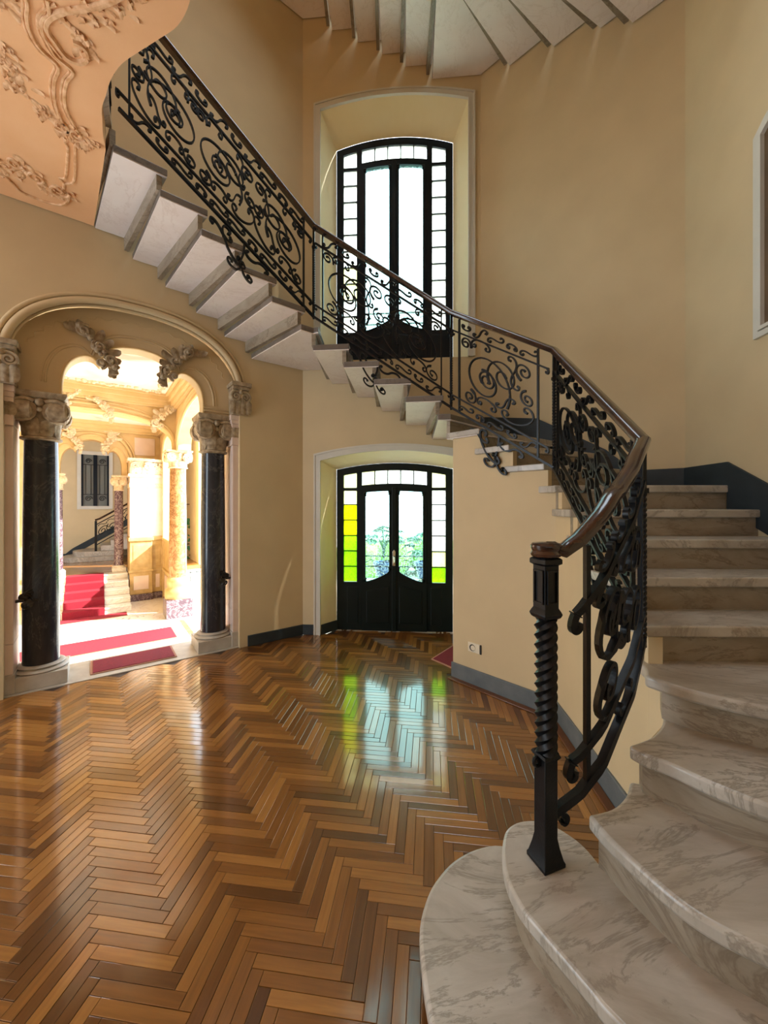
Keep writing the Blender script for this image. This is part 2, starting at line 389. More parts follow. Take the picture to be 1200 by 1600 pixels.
LO_f2 = [(a, z if z > 0 else 0.0) for a, z in LO_f]
Lw = (Vector(A_)-Vector(C_)).length; wl = -(DC-Vector(C_)).length; wr = Lw + wl
mb = MB()
outer_f = [(wl, 0)] + LO_f + [(wr, 0), (wr, TOP), (wl, TOP)]
outer_b = [(wl, 0)] + LO_b + [(wr, 0), (wr, TOP), (wl, TOP)]
for outl, hole, d in ((outer_f, UP_f, 0), (outer_b, UP_b, .20)):
    pts = outl + hole; tri = tessellate_polygon([[Vector((a, z, 0)) for a, z in l] for l in (outl, hole)])
    mb.add([DT(a, d, z) for a, z in pts], [tuple(t) for t in tri])
for (a0, a1) in ((wl, wl), (wr, wr)): mb.add([DT(a0, 0, 0), DT(a0, .2, 0), DT(a0, .2, TOP), DT(a0, 0, TOP)], [(0, 1, 2, 3)])
struct(mb, 'wall_back', M['wall'])
for nm, f, b in (('trim_1', LO_f, LO_b), ('trim_2', UP_f, UP_b)):    # splayed reveals with their architraves
    closed = nm == 'trim_2'
    t = thing(nm, DT(0, 0, 0 if not closed else 3.15), kind='structure')
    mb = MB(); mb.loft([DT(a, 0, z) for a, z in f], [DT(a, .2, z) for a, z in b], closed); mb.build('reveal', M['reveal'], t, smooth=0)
    mb = MB(); w = .075
    def off(f, w): return [(a + (w if a > 0 else -w if a < 0 else 0) * (1 if abs(a) > .8349 else abs(a)/.835), z + (w if 0 < i < len(f)-1 else 0)) for i, (a, z) in enumerate(f)]
    for w0, w1, d in ((.0, .018, -.030), (.018, .060, -.018), (.060, .078, -.026)):
        I, O = off(f, w0), off(f, w1)
        n = len(I)
        for d0, d1, X, Y in ((d, d, I, O), (d, 0, O, O), (0, d, I, I)): mb.loft([DT(a, d0, z) for a, z in X], [DT(a, d1, z) for a, z in Y], False)
    mb.build('architrave', M['trim'], t, smooth=30)
T_, L_ = seg_T(A_, B_)
struct(MB().box(0, L_+.0, 0, .15, 0, TOP, T_), 'wall_diagonal', M['wall'])
BR = (2.10, .05); BR2 = (1.85, -2.3)
T_, L_ = seg_T(B_, BR2); RW = T_
struct(MB().box(-.05, L_, 0, .15, 0, TOP, T_), 'wall_right', M['wall'])
T_, L_ = seg_T((-4.4, -2.3), (1.85, -2.3))
struct(MB().box(0, L_, -.2, 0, 0, TOP, T_), 'wall_front', M['wall'])
p = LB(-1.9, -.08); T_, L_ = seg_T((-4.4, -2.3), (p[0], p[1])); ho = [(1.55, .3), (3.95, .3), (3.95, 3.5), (1.55, 3.5)]
mb = MB(); mb.wall([(0, 0), (L_, 0), (L_, TOP), (0, TOP)], [(ho, ho)], T_, 0, .2).loft([T_(a, 0, z) for a, z in ho], [T_(a, .2, z) for a, z in ho])
struct(mb, 'wall_side', M['wall'])
mb = MB(); ro = [(-4.6, -2.5), (2.2, -2.5), (3.2, 3.2), (1.2, 5.0), (-1.2, 5.0), (-4.8, 2.4)]
hole = [(-.9, 1.5), (1.5, 1.5), (1.5, 3.7), (-.9, 3.7)]  # made-up roof opening, out of view, letting sky light down the shaft
mb.wall(ro, [(hole, hole)], lambda a, d, z: (a, z, TOP + d), 0, .1); struct(mb, 'ceiling_upper', M['wall'])

# peach ceiling over the hall: underside of the gallery
edge = [(-1.864, 2.571), (-1.80, 2.46), (-1.744, 2.378), (-1.69, 2.30), (-1.616, 2.229), (-1.52, 2.14), (-1.412, 2.067), (-1.28, 2.01), (-1.139, 1.953), (-1.02, 1.90), (-.911, 1.805), (-.78, 1.62), (-.62, 1.36), (-.35, 1.1), (0, .95), (.5, .88), (1.2, .95), (2.1, 1.2)]
edge = smooth_line(edge, 4)
cp = edge + [(2.13, .5), (1.86, -2.28), (-4.38, -2.28), LB(-1.88, -.09)[:2], LB(.505, -.09)[:2]]
ce = struct(MB().slab(cp, 3.87, 4.03), 'ceiling', M['ceil'])
mb = MB(); n = len(edge); ed2 = [(x*1.0 + .03*(.2-x)/2.2, y + .02) for x, y in edge]
mb.slab(edge[::-1] + ed2, 4.03, 4.07); mb.build('marble_edge', M['tread'], ce)
# ------------------------------------------------------------ skirting
def skirt(name, pts, zfun, h, m, d=.02, side=1):
    mb = MB()
    for (p, q), (z0, z1) in zip(zip(pts, pts[1:]), zfun):
        T, L = seg_T(p, q)
        P = [T(0, 0, z0[0]), T(L, 0, z1[0]), T(L, side*d, z1[0]), T(0, side*d, z0[0]), T(0, 0, z0[1]), T(L, 0, z1[1]), T(L, side*d, z1[1]), T(0, side*d, z0[1])]
        mb.hexa(P)
    return struct(mb, name, m, bevel=.004)
f0 = ((0, .115), (0, .115))
skirt('baseboard_left', [LB(1.80, -.08)[:2], C_, DT(-.915, 0, 0)[:2]], [f0, f0], .12, M['base'], .018, -1)
skirt('baseboard_reveal', [DT(-.833, 0, 0)[:2], DT(-.69, .2, 0)[:2]], [f0], .12, M['base'], .018, -1)
# ------------------------------------------------------------ staircase
def diag(s): e = (Vector(B_)-Vector(A_)).normalized(); L = (Vector(B_)-Vector(A_)).length; p = Vector(A_)+e*L*s/1.32; return (p.x-.004, p.y-.004)
def doorx(x): return (x, C_[1] + (A_[1]-C_[1])*(x-C_[0])/(A_[0]-C_[0]) - .002)
def rwall(y): return (B_[0] + (BR2[0]-B_[0])*(B_[1]-y)/(B_[1]-BR2[1]) - .003, y)
def lwall(u): return LB(u, -.082)[:2]
IN = {6: (1.10, 1.648), 7: (1.115, 1.89), 8: (1.13, 2.135), 9: (1.15, 2.38), 10: (1.165, 2.62), 11: (1.14, 2.735), 12: (.95, 2.925), 13: (.77, 3.11), 14: (.575, 3.31),
      15: (.515, 3.32), 16: (.238, 3.36), 17: (-.04, 3.39), 18: (-.31, 3.42), 19: (-.59, 3.45), 20: (-.70, 3.43), 21: (-.91, 3.27), 22: (-1.13, 3.10), 23: (-1.344, 2.934), 24: (-1.559, 2.768), 25: (-1.775, 2.60)}
OUT = {6: rwall(1.63), 7: rwall(1.875), 8: rwall(2.12), 9: rwall(2.36), 10: rwall(2.61), 11: diag(1.06), 12: diag(.88), 13: diag(.58), 14: diag(.25),
       15: doorx(.54), 16: doorx(.245), 17: doorx(-.02), 18: doorx(-.297), 19: doorx(-.593), 20: lwall(1.836), 21: lwall(1.564), 22: lwall(1.301), 23: lwall(1.038), 24: lwall(.782), 25: lwall(.511)}
IC = {10: [(1.17, 2.69)], 13: [], 19: [(-.637, 3.47)]}
OC = {10: [(B_[0]-.004, B_[1]-.003)], 14: [(A_[0]-.001, A_[1]-.004)], 19: [(C_[0]+.002, C_[1]-.003)]}
TH = .048
def shift(p, q, d):      # move the line p-q by d towards the ascending side (left of p->q when seen from above is descending)
    e = Vector((q[0]-p[0], q[1]-p[1])).normalized(); n = Vector((-e.y, e.x))*d
    return (p[0]+n.x, p[1]+n.y), (q[0]+n.x, q[1]+n.y)
def lerp(p, q, t): return (p[0]+(q[0]-p[0])*t, p[1]+(q[1]-p[1])*t)
def flight(root, n0, n1, zo, low=True):
    for n in range(n0, n1+1):
        z = R*n + zo; st = None
        i0, o0 = IN[n], OUT[n]
        if n < 25:
            i1, o1 = IN[n+1], OUT[n+1]
            poly = [i0, o0] + OC.get(n, []) + [o1, i1] + IC.get(n, [])[::-1]
            if n not in (10, 14, 19): a, b = shift(i1, o1, .05); poly = [i0, o0, o1, lerp(o1, b, .9) if n in (11,12,13) else o1, a if n not in (14,) else i1]
            poly = [i0, o0] + OC.get(n, []) + [o1] + [shift(i1, o1, .05)[0]] + IC.get(n, [])[::-1]
            mb = MB().slab(poly, z-TH, z)
            tr = mb.build('step', M['tread_shaded' if n > 13 or zo > 0 else 'tread'], root, smooth=0, bevel=.007, bseg=2)
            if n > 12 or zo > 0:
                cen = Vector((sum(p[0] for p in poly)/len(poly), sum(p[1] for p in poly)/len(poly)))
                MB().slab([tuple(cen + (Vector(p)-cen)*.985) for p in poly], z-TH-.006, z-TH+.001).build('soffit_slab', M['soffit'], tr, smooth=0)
        else: tr = root
        a, b = shift(lerp(i0, o0, .03), o0, .03); c, d = shift(lerp(i0, o0, .03), o0, .065)
        mb = MB().slab([a, b, d, c], z-R, z-TH)
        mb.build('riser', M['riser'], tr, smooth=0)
stair = thing('staircase', (.6, 1.0, 0), 'grey marble winding staircase climbing the right wall and turning left above the archway', 'staircase')
# the five curved starting steps
W3 = [(1.16, 1.66), (1.155, 1.572), (.923, 1.392), (.69, 1.245)]
S = {1: [(.56, 1.46), (.46, 1.51), (.36, 1.495), (.265, 1.446), (.195, 1.38), (.149, 1.314), (.114, 1.22), (.109, 1.11), (.12, .991), (.15, .87), (.25, .66), (.45, .38), (.8, .1), (1.3, -.12), (2.0, -.2)],
     2: [(.705, 1.255), (.685, 1.33), (.64, 1.39), (.59, 1.422), (.546, 1.43), (.49, 1.42), (.44, 1.385), (.409, 1.326), (.39, 1.26), (.385, 1.19), (.40, 1.12), (.427, 1.064), (.498, .933), (.533, .871), (.70, .66), (.95, .48), (1.3, .33), (1.7, .25), (2.04, .23)],
     3: [(.90, 1.405), (.84, 1.335), (.76, 1.28), (.665, 1.254), (.678, 1.17), (.709, 1.077), (.751, .98), (.80, .92), (.869, .869), (1.0, .78), (1.25, .65), (1.6, .55), (2.07, .5)],
     4: [(1.155, 1.59), (1.08, 1.49), (.98, 1.405), (.861, 1.352), (.89, 1.30), (.936, 1.259), (.995, 1.178), (1.085, 1.085), (1.25, .98), (1.5, .89), (1.8, .83), (2.10, .80)],
     5: [(1.105, 1.67), (1.085, 1.60), (1.046, 1.539), (1.10, 1.455), (1.169, 1.384), (1.30, 1.295), (1.5, 1.22), (1.8, 1.17), (2.14, 1.14)]}
back = {1: [(2.2, 1.2), (.9, 1.33), (.70, 1.27)], 2: [(2.2, 1.64), (1.16, 1.64), (.923, 1.392)], 3: [(2.21, 1.68), (1.15, 1.68), (1.15, 1.572), (.923, 1.395)], 4: [(2.22, 1.70), (1.16, 1.70)], 5: [(2.23, 1.72), (1.12, 1.72)]}
def offset_line(P, d):
    o = []
    for i in range(len(P)):
        t = Vector(P[min(i+1, len(P)-1)]) - Vector(P[max(i-1, 0)]); t.normalize(); n = Vector((-t.y, t.x)); o.append((P[i][0]+n.x*d, P[i][1]+n.y*d))
    return o
tips = {3: 3, 4: 3, 5: 2}
for n in range(1, 6):
    z = R*n
    if n in tips:
        k = tips[n]; line = smooth_line(S[n][:k+1], 4)[:-1] + smooth_line(S[n][k:], 4)
    else: line = smooth_line(S[n], 4)
    bk = [(min(x, rwall(y)[0]), y) for x, y in back[n]]
    line[-1] = (min(line[-1][0], rwall(line[-1][1])[0]), line[-1][1])
    st = MB().slab(line + bk, z-TH, z).build('step', M['tread'], stair, smooth=40, bevel=.012, bseg=3)
    if n in tips:
        L = smooth_line(S[n][tips[n]:], 4); r0 = {3: (.695, 1.243), 4: (.925, 1.392), 5: (1.15, 1.60)}[n]
        rl = [r0] + offset_line(L, .038)[2:]
    else: rl = offset_line(line, .035)
    rl[-1] = (min(rl[-1][0], rwall(rl[-1][1])[0]), rl[-1][1]); r2 = offset_line(rl, .04); r2[-1] = (rwall(r2[-1][1])[0], r2[-1][1])
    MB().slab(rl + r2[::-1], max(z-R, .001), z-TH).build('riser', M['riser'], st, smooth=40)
flight(stair, 6, 25, 0)
up = thing('upper_staircase', (.6, 3.6, 5.3), 'blue-grey marble underside of the next flight high above the tall window', 'staircase')
flight(up, 9, 24, 4.05)
# wall that closes the first flight below its treads
mb = MB(); WP = [(.60, 3.335), (1.206, 2.70), (1.135, 1.65), (1.15, 1.572), (.925, 1.393), (.70, 1.25)]
nos = [13, 12, 11, 10, 9, 8, 7, 6]
chain = [((.60, 3.335), (.80, 3.125), 13), ((.80, 3.125), (.985, 2.932), 12), ((.985, 2.932), (1.17, 2.738), 11), ((1.17, 2.738), (1.206, 2.70), 10), ((1.206, 2.70), (1.198, 2.585), 10), ((1.198, 2.585), (1.182, 2.345), 9), ((1.182, 2.345), (1.165, 2.10), 8), ((1.165, 2.10), (1.149, 1.855), 7), ((1.149, 1.855), (1.135, 1.65), 6), ((1.135, 1.65), (1.15, 1.572), 5), ((1.15, 1.572), (.925, 1.393), 4), ((.925, 1.393), (.70, 1.25), 3)]
for p, q, n in chain:
    T, L = seg_T(p, q); mb.box(0, L, 0, .06, 0, R*n-TH, T)
T, L = seg_T((.60, 3.335), (.95, 4.27)); mb.box(0, L, -.06, 0, 0, R*13-TH, T)
struct(mb, 'wall_understair', M['wall'])
mb = MB()
T1, L1 = seg_T((.588, 3.345), (1.206, 2.70)); T2, L2 = seg_T((1.206, 2.70), (1.135, 1.65)); T3, L3 = seg_T((1.135, 1.65), (.70, 1.25))
skirt('baseboard_understair', [(.592, 3.343), (1.206, 2.70), (1.135, 1.65), (.71, 1.25)], [((0, .135), (0, .135))]*3, .13, M['base2'], .014, -1)
b = [((.0, .012), (.0, .012))]*2
skirt('trim_3', [(.582, 3.335), (1.192, 2.688), (1.12, 1.66)], b, .02, M['border'], .05, -1)
# skirting that climbs beside the steps
skirt('baseboard_right', [B_, rwall(2.62), rwall(1.2)], [((1.60, 1.79), (1.60, 1.79)), ((1.46, 1.79), (.80, 1.02))], 0, M['base'], .014, -1)
skirt('baseboard_diagonal', [A_, diag(.461), diag(.909), diag(1.064), B_], [((2.25, 2.47), (2.1, 2.36)), ((2.1, 2.36), (1.75, 1.99)), ((1.75, 1.99), (1.6, 1.79)), ((1.6, 1.79), (1.6, 1.79))], 0, M['base'], .014, -1)

# ------------------------------------------------------------ wrought-iron balustrade
rail = thing('stair_balustrade', (.553, 1.265, R*2), 'black wrought-iron scrollwork balustrade with dark wooden handrail and twisted newel', 'railing')
HH = .82
class Panel:
    def __init__(s, pts, base, straight=True):
        s.P = [Vector(p) for p in pts]; s.d = [0]
        for a, b in zip(s.P, s.P[1:]): s.d.append(s.d[-1] + (b-a).length)
        s.W = s.d[-1]; s.base = base
    def plan(s, x):
        x = max(min(x, s.W), 0) if len(s.P) > 2 else x
        for i in range(len(s.P)-1):
            if x <= s.d[i+1] or i == len(s.P)-2:
                t = (x-s.d[i])/(s.d[i+1]-s.d[i]); p = s.P[i].lerp(s.P[i+1], t); e = (s.P[i+1]-s.P[i]).normalized(); return p, Vector((-e.y, e.x))
    def zb(s, x):
        b = s.base
        if len(b) == 2: return b[0] + (b[1]-b[0])*x/s.W
        for i in range(len(b)-1):
            if x <= s.d[i+1] or i == len(b)-2: return b[i] + (b[i+1]-b[i])*(x-s.d[i])/(s.d[i+1]-s.d[i])
    def pt(s, x, h):
        p, n = s.plan(x); return Vector((p.x, p.y, s.zb(x)+h)), Vector((n.x, n.y, 0))
    def ribbon(s, mb, path, a=.0055, b=.0095, fat=True):   # flat bar along a path in panel coordinates
        Q = [s.pt(x, h) for x, h in path]; L = len(Q); vs = []
        for i in range(L):
            t = (Q[min(i+1, L-1)][0]-Q[max(i-1, 0)][0]).normalized(); n = Q[i][1]; m = t.cross(n).normalized()
            e = min(i, L-1-i); f = 1.55 if fat and e < 3 else 1.0
            for sa, sb in ((-1, -1), (1, -1), (1, 1), (-1, 1)): vs.append(Q[i][0] + m*a*f*sa + n*b*sb*(1.15 if f > 1 else 1))
        fs = [(j*4+k, j*4+(k+1) % 4, (j+1)*4+(k+1) % 4, (j+1)*4+k) for j in range(L-1) for k in range(4)]
        mb.add(vs, fs + [(3, 2, 1, 0), (L*4-4, L*4-3, L*4-2, L*4-1)])
nI = M['iron']
def line(a, b, n=10): return [(a[0]+(b[0]-a[0])*i/n, a[1]+(b[1]-a[1])*i/n) for i in range(n+1)]
H0, H1, H2 = .0, .115, .675
def do_panel(P, cells, top, bot, x0=.10, x1=.10, bracket=None, k=1.0, frames=True):
    pn = None
    a0, a1 = x0, P.W-x1
    mb = MB()
    for h in (H0,): P.ribbon(mb, line((0, h), (P.W, h), 16), .008, .014, False)
    pn = mb.build('scroll_panel', nI, rail, smooth=0)
    mb = MB(); P.ribbon(mb, line((a0-.07, H1), (a1+.07, H1), 16) , .006, .011, False); mb.build('lower_bar', nI, pn, smooth=0)
    mb = MB(); P.ribbon(mb, line((a0-.07, H2), (a1+.07, H2), 16), .006, .011, False); mb.build('upper_bar', nI, pn, smooth=0)
    for x, sg in ((a0-.07, -1), (a1+.07, 1)):
        for h in (H1, H2):
            mb = MB(); P.ribbon(mb, scroll((x, h), (x-sg*.008, h-.030), 'V', -sg, 1.2, 3.4)[:], .006, .011); mb.build('bar_curl', nI, pn, smooth=0)
    for x in (a0, a1):
        mb = MB(); P.ribbon(mb, line((x, H0), (x, HH-.03), 4), .0065, .009, False); mb.build('upright', nI, pn, smooth=0)
    def sc_(path): mb = MB(); P.ribbon(mb, path, .0052*k, .009); mb.build('scroll', nI, pn, smooth=0)
    W = a1-a0; hh = H2-H1
    for (cx0, cx1, flip) in cells:
        u0, u1 = a0 + W*cx0, a0 + W*cx1; cw = u1-u0
        def X(p): return (u0 + cw*(p[0] if not flip else 1-p[0]), H1 + hh*p[1])
        sq = min(cw, hh)
        def big(cx, cy, r0, r1, a, tr): return [X((cx + x*hh/cw, cy + y)) for x, y in spiral(0, 0, r0, r1, a, tr, 52)]
        # great volutes, counter-volutes and the small scrolls that fill the corners
        def sp(cx, cy, r0, r1, a, tr, N=48): sc_([X((cx + x*hh/cw, cy + y)) for x, y in spiral(0, 0, r0, r1, math.radians(a), tr, N)])
        q = min(1, cw/hh/.98)
        sp(.64, .46, .42*q, .06, 215, -1.75, 60); sp(.40, .62, .27*q, .04, -40, 1.6); sp(.62, .47, .15*q, .03, 60, 1.5)
        sp(.14, .82, .13*q, .025, -70, 1.55, 34); sp(.10, .48, .11*q, .025, 80, -1.5, 34); sp(.86, .12, .12*q, .025, 100, 1.5, 34); sp(.92, .88, .10*q, .02, 200, -1.5, 34)
        sc_([X(p) for p in scroll((.10, .30), (.36, .13), 'C', 1, 2.4, 5.2, 2.4)])
        sc_([X(p) for p in scroll((.28, .34), (.46, .22), 'S', 1, 1.8, 4.6, 2.4)])
        sc_([X(p) for p in scroll((.54, .12), (.72, .12), 'C', -1, 3.0, 5.0, 2.4)])
        sc_([X(p) for p in scroll((.22, .60), (.30, .90), 'S', -1, 1.8, 4.4, 2.4)])
        sc_([X(p) for p in scroll((.62, .93), (.80, .92), 'C', -1, 2.8, 5.0, 2.4)])
    if k == 1.0 and frames:
        nb = max(4, int(W/.125)); top = [((i+.5)/nb, 'SCSSC'[i % 5], 1 if i % 2 else -1) for i in range(nb)]; bot = [((i+.5)/nb, 'SCSCS'[i % 5], -1 if i % 3 else 1) for i in range(nb)]
    for (bx, kind, fl) in top:
        x = a0 + W*bx; d = .048; h = (H2+HH-.03)/2
        if kind == 'S': sc_(scroll((x-d, h+.022), (x+d, h-.022), 'S', fl, 1.9, 4.6, 2.4))
        else: sc_(scroll((x-.028, h-.012*fl), (x+.028, h-.012*fl), 'C', -fl, 3.2, 5.0, 2.4))
    for (bx, kind, fl) in bot:
        x = a0 + W*bx; d = .048; h = (H0+H1)/2
        if kind == 'S': sc_(scroll((x-d, h+.018), (x+d, h-.018), 'S', fl, 1.9, 4.6, 2.4))
        else: sc_(scroll((x-.026, h-.010*fl), (x+.026, h-.010*fl), 'C', -fl, 3.2, 5.0, 2.4))
    if bracket is not None:      # stay that ties the bottom bar to the end of a step
        x = a0 + W*bracket
        mb = MB()
        P.ribbon(mb, [(x, 0), (x+.004, -.05), (x+.012, -.11), (x+.03, -.17), (x+.035, -.22)], .008, .009, False)
        P.ribbon(mb, scroll((x+.03, -.19), (x+.13, -.06), 'C', 1, 2.2, 4.4, 3), .007, .010)
        P.ribbon(mb, scroll((x-.03, -.05), (x-.17, -.06), 'S', 1, 3.0, 3.6, 3), .007, .010)
        P.ribbon(mb, scroll((x+.12, -.09), (x+.24, -.10), 'S', -1, 3.2, 3.6, 3), .007, .010)
        P.ribbon(mb, scroll((x+.03, -.18), (x+.10, -.26), 'V', 1, 2.0, 4.4, 3), .006, .009)
        P.ribbon(mb, scroll((x+.03, -.18), (x-.03, -.25), 'V', -1, 1.8, 4.4, 3), .006, .009)
        for dx, dh in ((.03, -.19), (-.028, -.245), (.05, -.175)): mb.ball(P.pt(x+dx, dh)[0], .019, 6)
        mb.build('step_bracket', nI, rail, smooth=30)
    return pn
Q1, Q2, Q3, Q4, Q5 = (1.09, 1.615), (1.19, 2.685), (.583, 3.33), (-.637, 3.48), (-1.79, 2.59)
PE = Panel([(.560, 1.266), (.645, 1.270), (.73, 1.288), (.80, 1.335), (.92, 1.43), (1.0, 1.515), Q1], [.485, .545, .63, .705, .80, .87, .935])
PD = Panel([Q1, Q2], [.935, 1.755]); PC = Panel([Q2, Q3], [1.755, 2.34]); PB = Panel([Q3, Q4], [2.34, 3.20]); PA = Panel([Q4, Q5], [3.20, 4.17])
do_panel(PC, [(0.02, .98, False)], [(.22, 'S', -1), (.42, 'C', 1), (.55, 'C', 1), (.78, 'S', 1)], [(.2, 'S', 1), (.42, 'C', -1), (.62, 'S', -1), (.82, 'S', 1)], .115, .085, .45)
do_panel(PB, [(0.0, .5, True), (.46, 1, False)], [(.08, 'S', 1), (.28, 'S', -1), (.44, 'S', 1), (.58, 'C', 1), (.72, 'S', -1), (.9, 'C', 1)], [(.12, 'S', -1), (.3, 'S', 1), (.46, 'C', 1), (.6, 'S', -1), (.75, 'S', 1), (.92, 'C', 1)], .085, .085, .52)
do_panel(PA, [(0, .35, True), (.33, .68, False), (.66, 1, True)], [(.06, 'S', 1), (.16, 'C', 1), (.27, 'S', -1), (.37, 'S', 1), (.55, 'C', 1), (.74, 'S', 1), (.84, 'C', 1), (.94, 'S', -1)], [(.06, 'C', 1), (.16, 'S', 1), (.26, 'C', -1), (.36, 'S', -1), (.56, 'C', 1), (.68, 'S', 1), (.8, 'C', 1), (.92, 'S', 1)], .10, .06, .40)
do_panel(PD, [(0.0, .5, True), (.48, 1, False)], [(.06, 'C', 1), (.2, 'S', 1), (.35, 'C', 1), (.48, 'C', 1), (.62, 'S', -1), (.8, 'C', 1), (.92, 'C', 1)], [(.1, 'S', 1), (.25, 'C', 1), (.4, 'S', -1), (.55, 'S', 1), (.7, 'C', 1), (.85, 'C', 1)], .08, .07, .3)
# curved end panel beside the newel
mb = MB(); P = PE
P.ribbon(mb, line((0, 0), (P.W, 0), 30), .013, .013, False); pn = mb.build('scroll_panel', nI, rail, smooth=30)
for path, a, b, nm in ((line((.06, .125), (P.W-.02, .115), 24), .011, .012, 'lower_bar'), (line((.075, .60), (P.W-.02, .665), 24), .011, .013, 'upper_bar')):
    mb = MB(); P.ribbon(mb, path, a, b, False); mb.build(nm, nI, pn, smooth=30)
for x, h in ((.06, .125), (.075, .60)):
    mb = MB(); P.ribbon(mb, scroll((x, h), (x+.004, h-.045), 'V', 1, 1.4, 3.6), .011, .012); mb.build('bar_curl', nI, pn, smooth=0)
for x in (.115, P.W-.07):
    mb = MB(); P.ribbon(mb, line((x, 0), (x, HH-.03), 4), .008, .009, False); mb.build('upright', nI, pn, smooth=0)
def ec(path, a=.0075, b=.011): mb = MB(); P.ribbon(mb, path, a, b); mb.build('scroll', nI, pn, smooth=0)
D_ = math.radians
ec(spiral(.215, .215, .095, .022, D_(-70), -1.45, 40, .8, 1)); ec(spiral(.235, .43, .13, .03, D_(-60), -1.5, 44, .75, 1)); ec(spiral(.34, .36, .12, .03, D_(120), 1.5, 44, .8, 1))
ec(scroll((.245, .39), (.30, .44), 'C', -1, 3.0, 5.0, 2.4)); ec(scroll((.29, .30), (.35, .28), 'C', 1, 3.0, 5.0, 2.4)); ec(spiral(.45, .27, .10, .025, D_(200), -1.5, 36)); ec(spiral(.44, .50, .10, .025, D_(-60), 1.5, 36))
ec(scroll((.17, .56), (.25, .58), 'C', -1, 3.0, 5.0, 2.4)); ec(scroll((.33, .53), (.40, .60), 'S', 1, 2.0, 4.6, 2.4))
for bx, h, kd in ((.2, .675, 'C'), (.3, .68, 'C'), (.4, .70, 'C'), (.5, .72, 'C')): ec(scroll((bx-.03, h), (bx+.03, h), 'C', 1, 3.2, 4.0), .006, .010)
ec(scroll((.02, -.02), (.03, -.05), 'V', -1, 1.8, 3.0), .008, .011)
ec(scroll((.3, .055), (.38, .06), 'C', 1, 3.2, 4.0), .006, .010)
# corner posts
for q, z0, z1 in ((Q1, .90, .935+HH-.02), (Q2, 1.735, 1.755+HH-.02), (Q3, 2.32, 2.34+HH-.02), (Q4, 3.18, 3.20+HH-.02)):
    h = z1-z0; mb = MB(); mb.square([(.009, z0-z0), (.009, .06*h)], (q[0], q[1], z0)); mb.twisted(q, .0115, z0+.05*h, z0+.78*h, 7, 12, 80)
    mb.square([(.009, .77*h), (.009, h)], (q[0], q[1], z0)); mb.square([(.015, .775*h), (.015, .80*h)], (q[0], q[1], z0)); mb.build('corner_post', nI, rail, smooth=50)
# newel
nx, ny, z2 = .533, 1.265, R*2
ang = math.radians(20)
mb = MB(); mb.square([(.043, 0), (.043, .012), (.039, .02), (.031, .055), (.026, .085), (.026, .36)], (nx, ny, z2), ang); nw = mb.build('newel_post', nI, rail, smooth=20, bevel=.003)
mb = MB(); mb.twisted((nx, ny), .031, z2+.36, z2+.80, 3.4, 16, 110, 4, .18); mb.build('twisted_shaft', nI, nw, smooth=60)
mb = MB(); mb.square([(.028, .80), (.033, .805), (.037, .815), (.033, .825), (.028, .835), (.028, .975), (.036, .98), (.036, .995), (.030, 1.0)], (nx, ny, z2), ang); mb.build('panelled_block', nI, nw, smooth=20, bevel=.002)
mb = MB()
for k in range(4):
    a = ang + k*PI/2; e = Vector((math.cos(a), math.sin(a), 0)); n = Vector((-e.y, e.x, 0)); c = Vector((nx, ny, z2)) + e*.0282
    for w, z0, z1, x in ((.021, .85, .856, 0), (.021, .954, .96, 0)): mb.hexa([c+n*(-w)+Vector((0, 0, z0)), c+n*w+Vector((0, 0, z0)), c+n*w+e*.005+Vector((0, 0, z0)), c-n*w+e*.005+Vector((0, 0, z0)), c+n*(-w)+Vector((0, 0, z1)), c+n*w+Vector((0, 0, z1)), c+n*w+e*.005+Vector((0, 0, z1)), c-n*w+e*.005+Vector((0, 0, z1))])
    for s_ in (-1, 1):
        q = c + n*.0185*s_; mb.hexa([q+n*(-.003)+Vector((0, 0, .85)), q+n*.003+Vector((0, 0, .85)), q+n*.003+e*.005+Vector((0, 0, .85)), q-n*.003+e*.005+Vector((0, 0, .85)), q+n*(-.003)+Vector((0, 0, .96)), q+n*.003+Vector((0, 0, .96)), q+n*.003+e*.005+Vector((0, 0, .96)), q-n*.003+e*.005+Vector((0, 0, .96))])
mb.build('panel_frame', nI, nw, smooth=0)
mb = MB()
for k in (0, 2):
    a = ang + PI*.0 + k*PI/2; e = Vector((math.cos(a), math.sin(a), 0))
    mb.tube([Vector((nx, ny, z2+.33)) + e*(.026 + .026*x) + Vector((0, 0, .03*y)) for x, y in spiral(.45, .3, .7, .15, PI*1.2, 1.1, 16)], .006, 6, (e.y, -e.x, 0))
mb.square([(.029, .345), (.033, .352), (.029, .36)], (nx, ny, z2), ang); mb.build('collar', nI, nw, smooth=40)
mb = MB(); mb.lathe([(.036, 1.0), (.045, 1.004), (.049, 1.013), (.043, 1.022), (.047, 1.03), (.048, 1.04), (.042, 1.047), (.02, 1.05)], (nx, ny, z2), 20); mb.build('wooden_cap', M['wood'], nw, smooth=40)
# handrail
prof = [(-.028, -.022), (.028, -.022), (.030, -.008), (.036, .002), (.034, .016), (.022, .026), (0, .030), (-.022, .026), (-.034, .016), (-.036, .002), (-.030, -.008)]
Qz = lambda q, z: (q[0], q[1], z+HH)
prof = [(a*.8, b*.8) for a, b in prof]
mb = MB(); mb.tube([Qz(Q5, 4.19), Qz(Q4, 3.20), Qz(Q3, 2.34), Qz(Q2, 1.755), Qz(Q1, .945)], 1.0, prof=prof); mb.build('handrail', M['wood'], rail, smooth=50)
mb = MB(); hp = []
for i in range(25):
    x = P.W*(1-i/24); p = P.pt(x, HH)[0]; t = i/24
    p.z = p.z + .01*(1-t) + (.02*t if t > .6 else 0)
    hp.append(p)
hp[-1].z = z2+1.028; hp.append(Vector((nx+.005, ny, z2+1.028)))
zs_ = [p.z for p in hp]
mb.tube(hp, 1.0, prof=prof); mb.build('handrail_sweep', M['wood'], rail, smooth=50)
